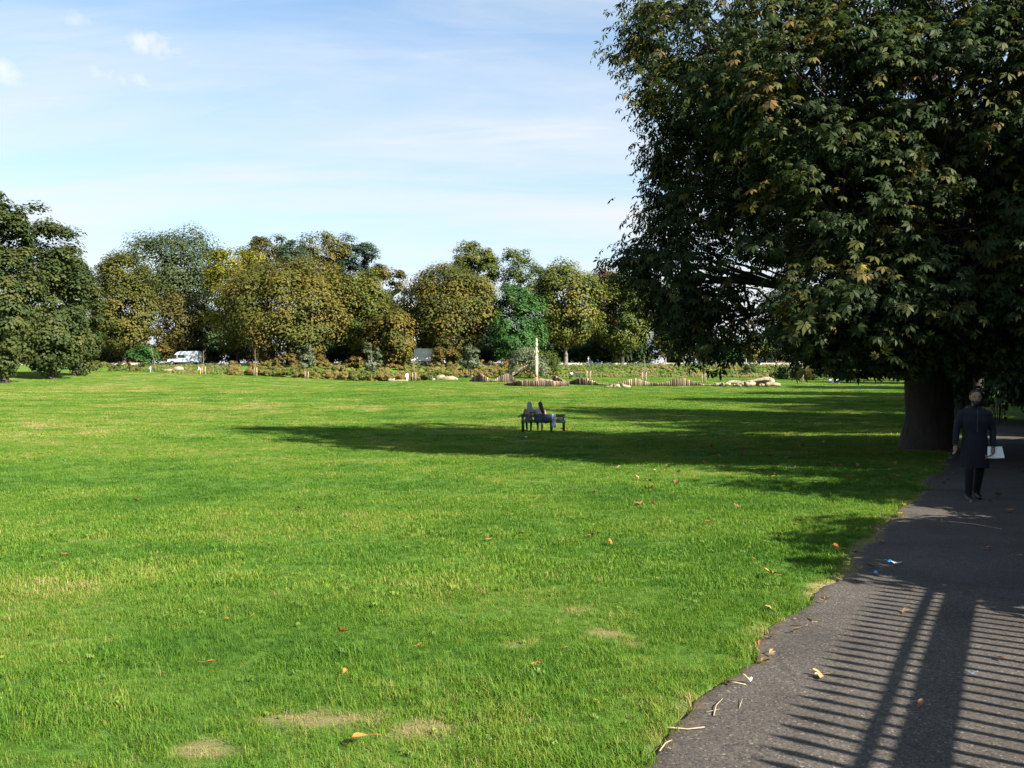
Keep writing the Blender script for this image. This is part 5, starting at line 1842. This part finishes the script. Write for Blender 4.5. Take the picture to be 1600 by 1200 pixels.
# ------------------------------------------------------------------ grass: real blades over the near lawn
def tuft(name, seed, n, rad, hmin, hmax, width, mat, bend=.6, broad=False):
    pr = random.Random(seed)
    V, Fc = [], []
    for k in range(n):
        a = pr.uniform(0, 6.283); r = rad * math.sqrt(pr.random())
        x, y = r * math.cos(a), r * math.sin(a)
        yaw = pr.uniform(0, 6.283)
        h = pr.uniform(hmin, hmax)
        bd = pr.uniform(.15, 1.0) * bend * h
        w = width * pr.uniform(.7, 1.25)
        dx, dy = math.cos(yaw), math.sin(yaw)
        sx, sy = -dy * w / 2, dx * w / 2
        b = len(V)
        m1 = (.30, .52); m2 = (.68, .84)
        V += [(x - sx, y - sy, -.012), (x + sx, y + sy, -.012),
              (x + dx * bd * .22 - sx * .95, y + dy * bd * .22 - sy * .95, h * .5), (x + dx * bd * .22 + sx * .95, y + dy * bd * .22 + sy * .95, h * .5),
              (x + dx * bd, y + dy * bd, h * (.98 - .25 * bend * pr.random()))]
        Fc += [(b, b + 1, b + 3, b + 2), (b + 2, b + 3, b + 4)]
    me = bpy.data.meshes.new(name); me.from_pydata(V, [], Fc); me.materials.append(mat)
    return bpy.data.objects.new(name, me)


def rosette(name, seed, mat):
    pr = random.Random(seed)
    V, Fc = [], []
    for k in range(9):
        a = k * 2.399 + pr.uniform(-.3, .3); L = pr.uniform(.030, .058); w = L * .32
        c, s = math.cos(a), math.sin(a)
        b = len(V)
        for u, ww, z in ((.0, .15, .012), (.35, .7, .035), (.75, 1.0, .045), (1.0, .0, .030)):
            for sg in (-1, 1):
                V.append((u * L * c - sg * ww * w * s * .5, u * L * s + sg * ww * w * c * .5, z + (.006 if sg > 0 else 0)))
        for i in range(3):
            Fc.append((b + 2 * i, b + 2 * i + 1, b + 2 * i + 3, b + 2 * i + 2))
    me = bpy.data.meshes.new(name); me.from_pydata(V, [], Fc); me.materials.append(mat)
    return bpy.data.objects.new(name, me)


GM = leaf_mat('grass_blade', [(0, (.036, .096, .010)), (.3, (.068, .148, .013)), (.55, (.118, .186, .022)), (.78, (.185, .196, .042)), (1, (.300, .240, .115))], .35, .5, 'tint', True, .2)
WM = leaf_mat('weed_leaf', [(0, (.050, .110, .012)), (.6, (.110, .170, .022)), (1, (.150, .185, .030))], .3, .5, 'tint', True, .3)
TK = [tuft('tuft_a', 1, 22, .075, .022, .062, .0034, GM, .9), tuft('tuft_b', 2, 20, .080, .028, .075, .0036, GM, 1.2), tuft('tuft_c', 3, 26, .075, .016, .045, .0032, GM, 1.3), tuft('tuft_d', 8, 15, .08, .04, .095, .0038, GM, 1.5),
      rosette('weed_a', 4, WM), rosette('weed_b', 5, WM),
      tuft('tuft_m', 6, 22, .12, .030, .075, .0085, GM), tuft('tuft_n', 7, 20, .13, .035, .085, .0090, GM, .8),
      tuft('tuft_o', 9, 30, .30, .035, .075, .020, GM), tuft('tuft_p', 10, 30, .32, .030, .080, .022, GM, .8),
      tuft('tuft_q', 11, 46, .62, .030, .065, .050, GM), tuft('tuft_r', 12, 46, .66, .030, .070, .055, GM, .8)]
gcol = bpy.data.collections.new('grass_prototypes')
for i, o in enumerate(TK):
    o.name = 'g%02d_' % i + o.name
    gcol.objects.link(o)
rs = np.random.RandomState(21)


def scatter(d0, d1, dens, kinds, probs, smin, smax):
    wmax = d1 * .80 + 3
    area = 2 * wmax * (d1 - d0)
    n = int(area * dens)
    x = rs.uniform(-wmax, wmax, n); y = rs.uniform(d0, d1, n)
    ok = (np.abs(x) < y * .66 + 2.0) & (y < bank_y(x) + 1)
    x, y = x[ok], y[ok]
    a = x * P.x + y * P.y; q = x * Q.x + y * Q.y
    e = edge_q(a)
    ok = (q < e + .02) | (q > 1.9)
    x, y, q, e = x[ok], y[ok], q[ok], e[ok]
    dry = dryness(x, y)
    ok = rs.rand(len(x)) > dry * .55
    x, y, dry, q, e = x[ok], y[ok], dry[ok], q[ok], e[ok]
    k = rs.choice(kinds, len(x), p=probs)
    lush = fbm(x * .55, y * .55, 5)
    tall = fbm(x * 1.9 + 31, y * 1.9, 3)
    tint = .07 + .13 * sstep(8, 30, y) + .70 * (fbm(x * .12 + 9, y * .12, 4) - .5) + .95 * (.5 - lush) + rs.normal(size=len(x)) * .18 + .10 * np.clip((fbm(x * .3 + 50, y * .3, 4) - .56) * 6, 0, 1) + .10 * np.clip((-x - y * .15) / 12, 0, 1) + .2
    tint = np.clip(tint + dry * .75, 0, 1)
    sc = rs.uniform(smin, smax, len(x)) * (.30 + .95 * tall) * (1 - .55 * dry)
    near = np.clip(1 - (e - q) / .22, 0, 1) * (q < e)
    sc *= 1 + .45 * near
    return x, y, k, tint, sc


sets = [scatter(2.6, 7, 620, [0, 1, 2, 3, 4, 5], [.34, .25, .304, .10, .004, .002], .70, 1.2), scatter(7, 14, 270, [0, 1, 2, 3, 4, 5, 6], [.24, .21, .13, .08, .005, .005, .33], .8, 1.2),
        scatter(14, 30, 75, [6, 7, 4], [.53, .455, .015], .8, 1.2), scatter(30, 62, 17, [8, 9], [.5, .5], .8, 1.2), scatter(58, 95, 4.2, [10, 11], [.5, .5], .8, 1.2), scatter(95, 152, 1.7, [10, 11], [.5, .5], .9, 1.3)]
X, Y, K, T, S = [np.concatenate(z) for z in zip(*sets)]
Z = ground(X, Y) + 0.02 * (fbm(X * 1.1, Y * 1.1, 3) - .5) * (Y < 60)
gme = bpy.data.meshes.new('grass')
gme.vertices.add(len(X))
gme.vertices.foreach_set('co', np.stack([X, Y, Z], 1).astype(np.float32).ravel())
for nm, ty, vals in (('kind_i', 'INT', K.astype(np.int32)), ('tint', 'FLOAT', T.astype(np.float32)), ('size_f', 'FLOAT', S.astype(np.float32)), ('yaw', 'FLOAT', rs.uniform(0, 6.283, len(X)).astype(np.float32))):
    gme.attributes.new(nm, ty, 'POINT').data.foreach_set('value', np.ascontiguousarray(vals))
gme.materials.append(GM)
gob = obj('grass', gme)
tag(gob, 'short green grass blades of the near lawn', 'grass', kind='stuff')
ng = bpy.data.node_groups.new('grass_instances', 'GeometryNodeTree')
ng.interface.new_socket('Geometry', in_out='INPUT', socket_type='NodeSocketGeometry')
ng.interface.new_socket('Geometry', in_out='OUTPUT', socket_type='NodeSocketGeometry')
nn_, nl_ = ng.nodes, ng.links
gi, go = nn_.new('NodeGroupInput'), nn_.new('NodeGroupOutput')
mp_ = nn_.new('GeometryNodeMeshToPoints')
ip = nn_.new('GeometryNodeInstanceOnPoints')
cinf = nn_.new('GeometryNodeCollectionInfo')
cinf.inputs['Collection'].default_value = gcol
cinf.inputs['Separate Children'].default_value = True
cinf.inputs['Reset Children'].default_value = True


def named(nm, ty):
    a = nn_.new('GeometryNodeInputNamedAttribute'); a.data_type = ty; a.inputs['Name'].default_value = nm
    return a.outputs['Attribute']


nl_.new(gi.outputs[0], mp_.inputs['Mesh']); nl_.new(mp_.outputs[0], ip.inputs['Points'])
nl_.new(cinf.outputs[0], ip.inputs['Instance']); ip.inputs['Pick Instance'].default_value = True
nl_.new(named('kind_i', 'INT'), ip.inputs['Instance Index'])
cmb = nn_.new('ShaderNodeCombineXYZ'); nl_.new(named('yaw', 'FLOAT'), cmb.inputs[2])
e2r = nn_.new('FunctionNodeEulerToRotation'); nl_.new(cmb.outputs[0], e2r.inputs[0]); nl_.new(e2r.outputs[0], ip.inputs['Rotation'])
nl_.new(named('size_f', 'FLOAT'), ip.inputs['Scale'])
nl_.new(ip.outputs[0], go.inputs[0])
gob.modifiers.new('grass', 'NODES').node_group = ng

# ------------------------------------------------------------------ fallen leaves, twigs, litter
def leaf_mesh(name, mat, seed, n=5, L=.11):
    pr = random.Random(seed)
    mb = MB()
    for k in range(n):
        a = (k - (n - 1) / 2) * R(46) + pr.uniform(-.15, .15)
        l_ = L * pr.uniform(.7, 1.1); w = l_ * .22
        c, s = math.cos(a), math.sin(a)
        cu = pr.uniform(.1, .55)
        rows = []
        for u, ww in ((.03, .1), (.3, .6), (.62, 1.0), (.85, .7), (1.0, .02)):
            z = .012 + cu * l_ * u * u * .7
            rows.append([(u * l_ * c - sg * ww * w * s, u * l_ * s + sg * ww * w * c, z + (abs(sg) * ww * w * .55)) for sg in (-1, 0, 1)])
        vs = [p for r_ in rows for p in r_]
        fs = []
        for i in range(4):
            for j in range(2):
                fs.append((i * 3 + j, i * 3 + j + 1, i * 3 + 4 + j, i * 3 + 3 + j))
        mb.add(vs, fs, True)
    mb.tube([(0, 0, .012), (-.04, .005, .016), (-.08, .02, .02)], [.0025, .002, .0018], 5)
    return mb.mesh(name, mat)


M['leaf_orange'] = plain('dead_leaf_orange', (.27, .105, .022), .7, .35, 20, .3)
M['leaf_yellow'] = plain('dead_leaf_yellow', (.30, .185, .035), .7, .3, 20, .3)
M['leaf_brown'] = plain('dead_leaf_brown', (.16, .072, .03), .75, .35, 20, .3)
M['leaf_tan'] = plain('dead_leaf_tan', (.27, .17, .08), .75, .3, 20, .3)
fl = {k: [leaf_mesh('fallen_leaf', M['leaf_' + k], 10 * i + j, nn) for j, nn in enumerate((5, 3, 1, 2))] for i, k in enumerate(('orange', 'yellow', 'brown', 'tan'))}


def fallen(px, py, kind, var, s, label, group, lift=.03):
    p = hit(px, py)
    o = obj('fallen_leaf', fl[kind][var], None, (p.x, p.y, p.z + lift))
    pr = random.Random(px * 7 + py)
    o.rotation_euler = (pr.uniform(-.5, .5), pr.uniform(-.5, .5), pr.uniform(0, 6.28))
    o.scale = (s * .68,) * 3
    tag(o, label, 'leaf', group)


fallen(575, 1166, 'orange', 2, 1.0, 'curled orange leaf upright in the grass at the bottom edge', None, .045)
fallen(531, 996, 'orange', 1, .9, 'orange leaf lying on the grass left of centre', None)
fallen(1207, 906, 'yellow', 0, 1.3, 'large yellow leaf on the grass near the path', None, .045)
fallen(1205, 960, 'tan', 1, 1.0, 'tan leaf on the grass below the large yellow leaf', None)
fallen(1284, 1058, 'tan', 1, 1.0, 'tan leaf among the railing shadows on the path', None, .012)
fallen(1433, 1110, 'brown', 2, 1.1, 'single brown leaf in the wide shadow on the path', None, .010)
fallen(1556, 1030, 'orange', 2, .9, 'small orange leaf at the right side of the path', None, .010)
fallen(1410, 958, 'tan', 1, 1.0, 'tan leaf where railing shadows meet the tree shade', None, .010)
for k, (px, py, kd, v, s) in enumerate(((1312, 862, 'orange', 0, 1.3), (1292, 945, 'tan', 1, 1.0), (1268, 980, 'yellow', 2, 1.1), (1252, 990, 'tan', 1, 1.0), (1170, 1072, 'tan', 2, .8), (1113, 818, 'orange', 1, 1.2), (957, 855, 'orange', 1, 1.0),
                                        (924, 842, 'brown', 0, 1.1), (820, 838, 'orange', 1, 1.2), (762, 848, 'orange', 1, .9), (747, 838, 'brown', 2, 1.0), (1000, 792, 'brown', 0, 1.4), (1018, 790, 'brown', 0, 1.2),
                                        (1012, 754, 'brown', 0, 1.4), (984, 741, 'brown', 1, 1.2), (318, 1044, 'orange', 2, .8), (390, 972, 'tan', 2, .8), (650, 1017, 'yellow', 2, .7), (470, 799, 'brown', 0, 1.2), (212, 786, 'brown', 0, 1.2),
                                        (100, 872, 'brown', 1, 1.0), (621, 668, 'brown', 0, 1.8), (930, 773, 'tan', 0, 1.0), (896, 768, 'brown', 1, 1.0), (1265, 760, 'tan', 0, 1.4), (1310, 730, 'brown', 0, 1.4),
                                        (1180, 880, 'brown', 2, 1.0), (1095, 905, 'orange', 2, .9), (840, 1042, 'orange', 1, .6), (880, 1020, 'brown', 2, .6), (352, 972, 'orange', 2, .6), (935, 910, 'tan', 2, .8),
                                        (535, 1062, 'orange', 2, .7), (605, 1080, 'brown', 2, .6), (1150, 795, 'brown', 1, 1.0), (1240, 825, 'orange', 1, 1.0), (1060, 740, 'tan', 0, 1.2), (1110, 700, 'brown', 0, 1.5), (1160, 712, 'tan', 0, 1.5), (1220, 690, 'brown', 0, 1.6), (1130, 665, 'orange', 0, 1.6), (880, 672, 'brown', 0, 2.0), (893, 671, 'orange', 0, 2.0), (886, 674, 'brown', 0, 2.0))):
    fallen(px, py, kd, v, s, 'small dead leaf lying in the grass', 'dead leaves scattered on the lawn')
pr = random.Random(9)
for k in range(26):
    a = pr.uniform(9, 24); q = pr.uniform(-1.1, 1.5)
    x, y = pq(a, q)
    if x / y > .63: continue
    o = obj('fallen_leaf', fl[pr.choice(('brown', 'tan', 'orange'))][pr.choice((0, 1, 2))], None, (x, y, gz(x, y) + .02))
    o.rotation_euler = (pr.uniform(-.3, .3), pr.uniform(-.3, .3), pr.uniform(0, 6))
    o.scale = (pr.uniform(.5, .85),) * 3
    tag(o, 'dead leaf on the shaded part of the path', 'leaf', 'dead leaves on the shaded path')

for k in range(90):
    px, py = pr.uniform(960, 1420), pr.gauss(712, 22)
    if not 672 < py < 775: continue
    fallen(int(px), py, pr.choice(('brown', 'tan', 'brown', 'orange')), pr.choice((0, 1, 2)), pr.uniform(1.0, 1.7), 'brown leaf in the drift of dead leaves under the big chestnut', 'dead leaves under the big chestnut', .025)
for k in range(34):
    a = pr.uniform(4.2, 17); q = float(edge_q(np.array([a]))[0]) + abs(pr.gauss(.03, .07))
    x, y = pq(a, q)
    o = obj('fallen_leaf', fl[pr.choice(('brown', 'tan', 'brown'))][pr.choice((1, 2, 3))], None, (x, y, gz(x, y) + .012))
    o.rotation_euler = (pr.uniform(-.3, .3), pr.uniform(-.3, .3), pr.uniform(0, 6))
    o.scale = (pr.uniform(.35, .6),) * 3
    tag(o, 'bit of dead leaf caught along the tarmac edge', 'leaf', 'leaf bits along the tarmac edge')

M['twig'] = plain('dry_twig', (.27, .20, .13), .85, .25, 14, .3)


def twig(label, pts, r=.006, fork=None):
    c = hit(*pts[0])
    r *= .62
    e = empty('twig', c); tag(e, label, 'twig')
    w = [hit(*p) - c + Vector((0, 0, .012 + .01 * (i % 2))) for i, p in enumerate(pts)]
    MB().tube(w, [r * (1 - .5 * i / len(w)) for i in range(len(w))], 7).build('stem', M['twig'], e)
    if fork:
        f = [hit(*p) - c + Vector((0, 0, .014)) for p in fork]
        MB().tube(f, [r * .6, r * .3], 6).build('branch', M['twig'], e)


twig('long pale twig lying across the tarmac edge at the bottom', [(1028, 1140), (1050, 1144), (1075, 1143), (1101, 1143)], .007)
twig('pale forked twig at the grass edge near the bottom', [(1030, 1178), (1040, 1168), (1050, 1160)], .006, [(1038, 1172), (1048, 1174)])
twig('thin forked twig standing up on the path edge', [(1115, 1122), (1119, 1108), (1129, 1095)], .005, [(1103, 1117), (1124, 1112)])
twig('thin straw on the path right of the forked twig', [(1155, 1110), (1160, 1098)], .003)
twig('dry twig in the worn grass beside the path', [(1128, 1070), (1148, 1072), (1166, 1073)], .006)
twig('long thin twig on the shaded path', [(1482, 816), (1525, 822), (1565, 828)], .010)
M['blue_plastic'] = plain('blue_plastic', (.04, .30, .62), .4, .1, 10, .1)


def litter(label, px, py, w, l_, mat, rz, seed):
    p = hit(px, py)
    vs, fs = [], []
    pr = random.Random(seed)
    for i in range(4):
        for j in range(3):
            vs.append(((i / 3 - .5) * l_, (j / 2 - .5) * w, pr.uniform(.004, .02) + .01 * abs(i - 1.5)))
    for i in range(3):
        for j in range(2):
            fs.append((i * 3 + j, i * 3 + 3 + j, i * 3 + 4 + j, i * 3 + 1 + j))
    mb = MB(); mb.add(vs, fs, True)
    o = mb.build('litter', M[mat], None, p + Vector((0, 0, .012)), rz)
    o.modifiers.new('t', 'SOLIDIFY').thickness = .003
    tag(o, label, 'litter', None)


litter('bright blue scrap of plastic on the shaded path', 1388, 881, .05, .055, 'blue_plastic', .3, 1)
litter('thin pale blue strip beside the blue scrap on the path', 1400, 884, .02, .10, 'paper', -.3, 2)
litter('small pale blue scrap on the path edge', 1368, 900, .03, .05, 'blue_plastic', 1, 3)
litter('white strip of paper among the railing shadows', 1521, 1058, .014, .05, 'paper', -.1, 4)
litter('white pellet on the path edge near the twigs', 1171, 1070, .02, .022, 'paper', 0, 5)
litter('white scrap of paper on the grass in front of the bench', 821, 684, .12, .13, 'paper', .4, 6)
litter('tiny white scrap on the grass left of the bench', 791, 670, .07, .09, 'paper', 1, 7)
litter('white scrap on the sunny lawn far left', 237, 630, .16, .2, 'paper', 1, 8)
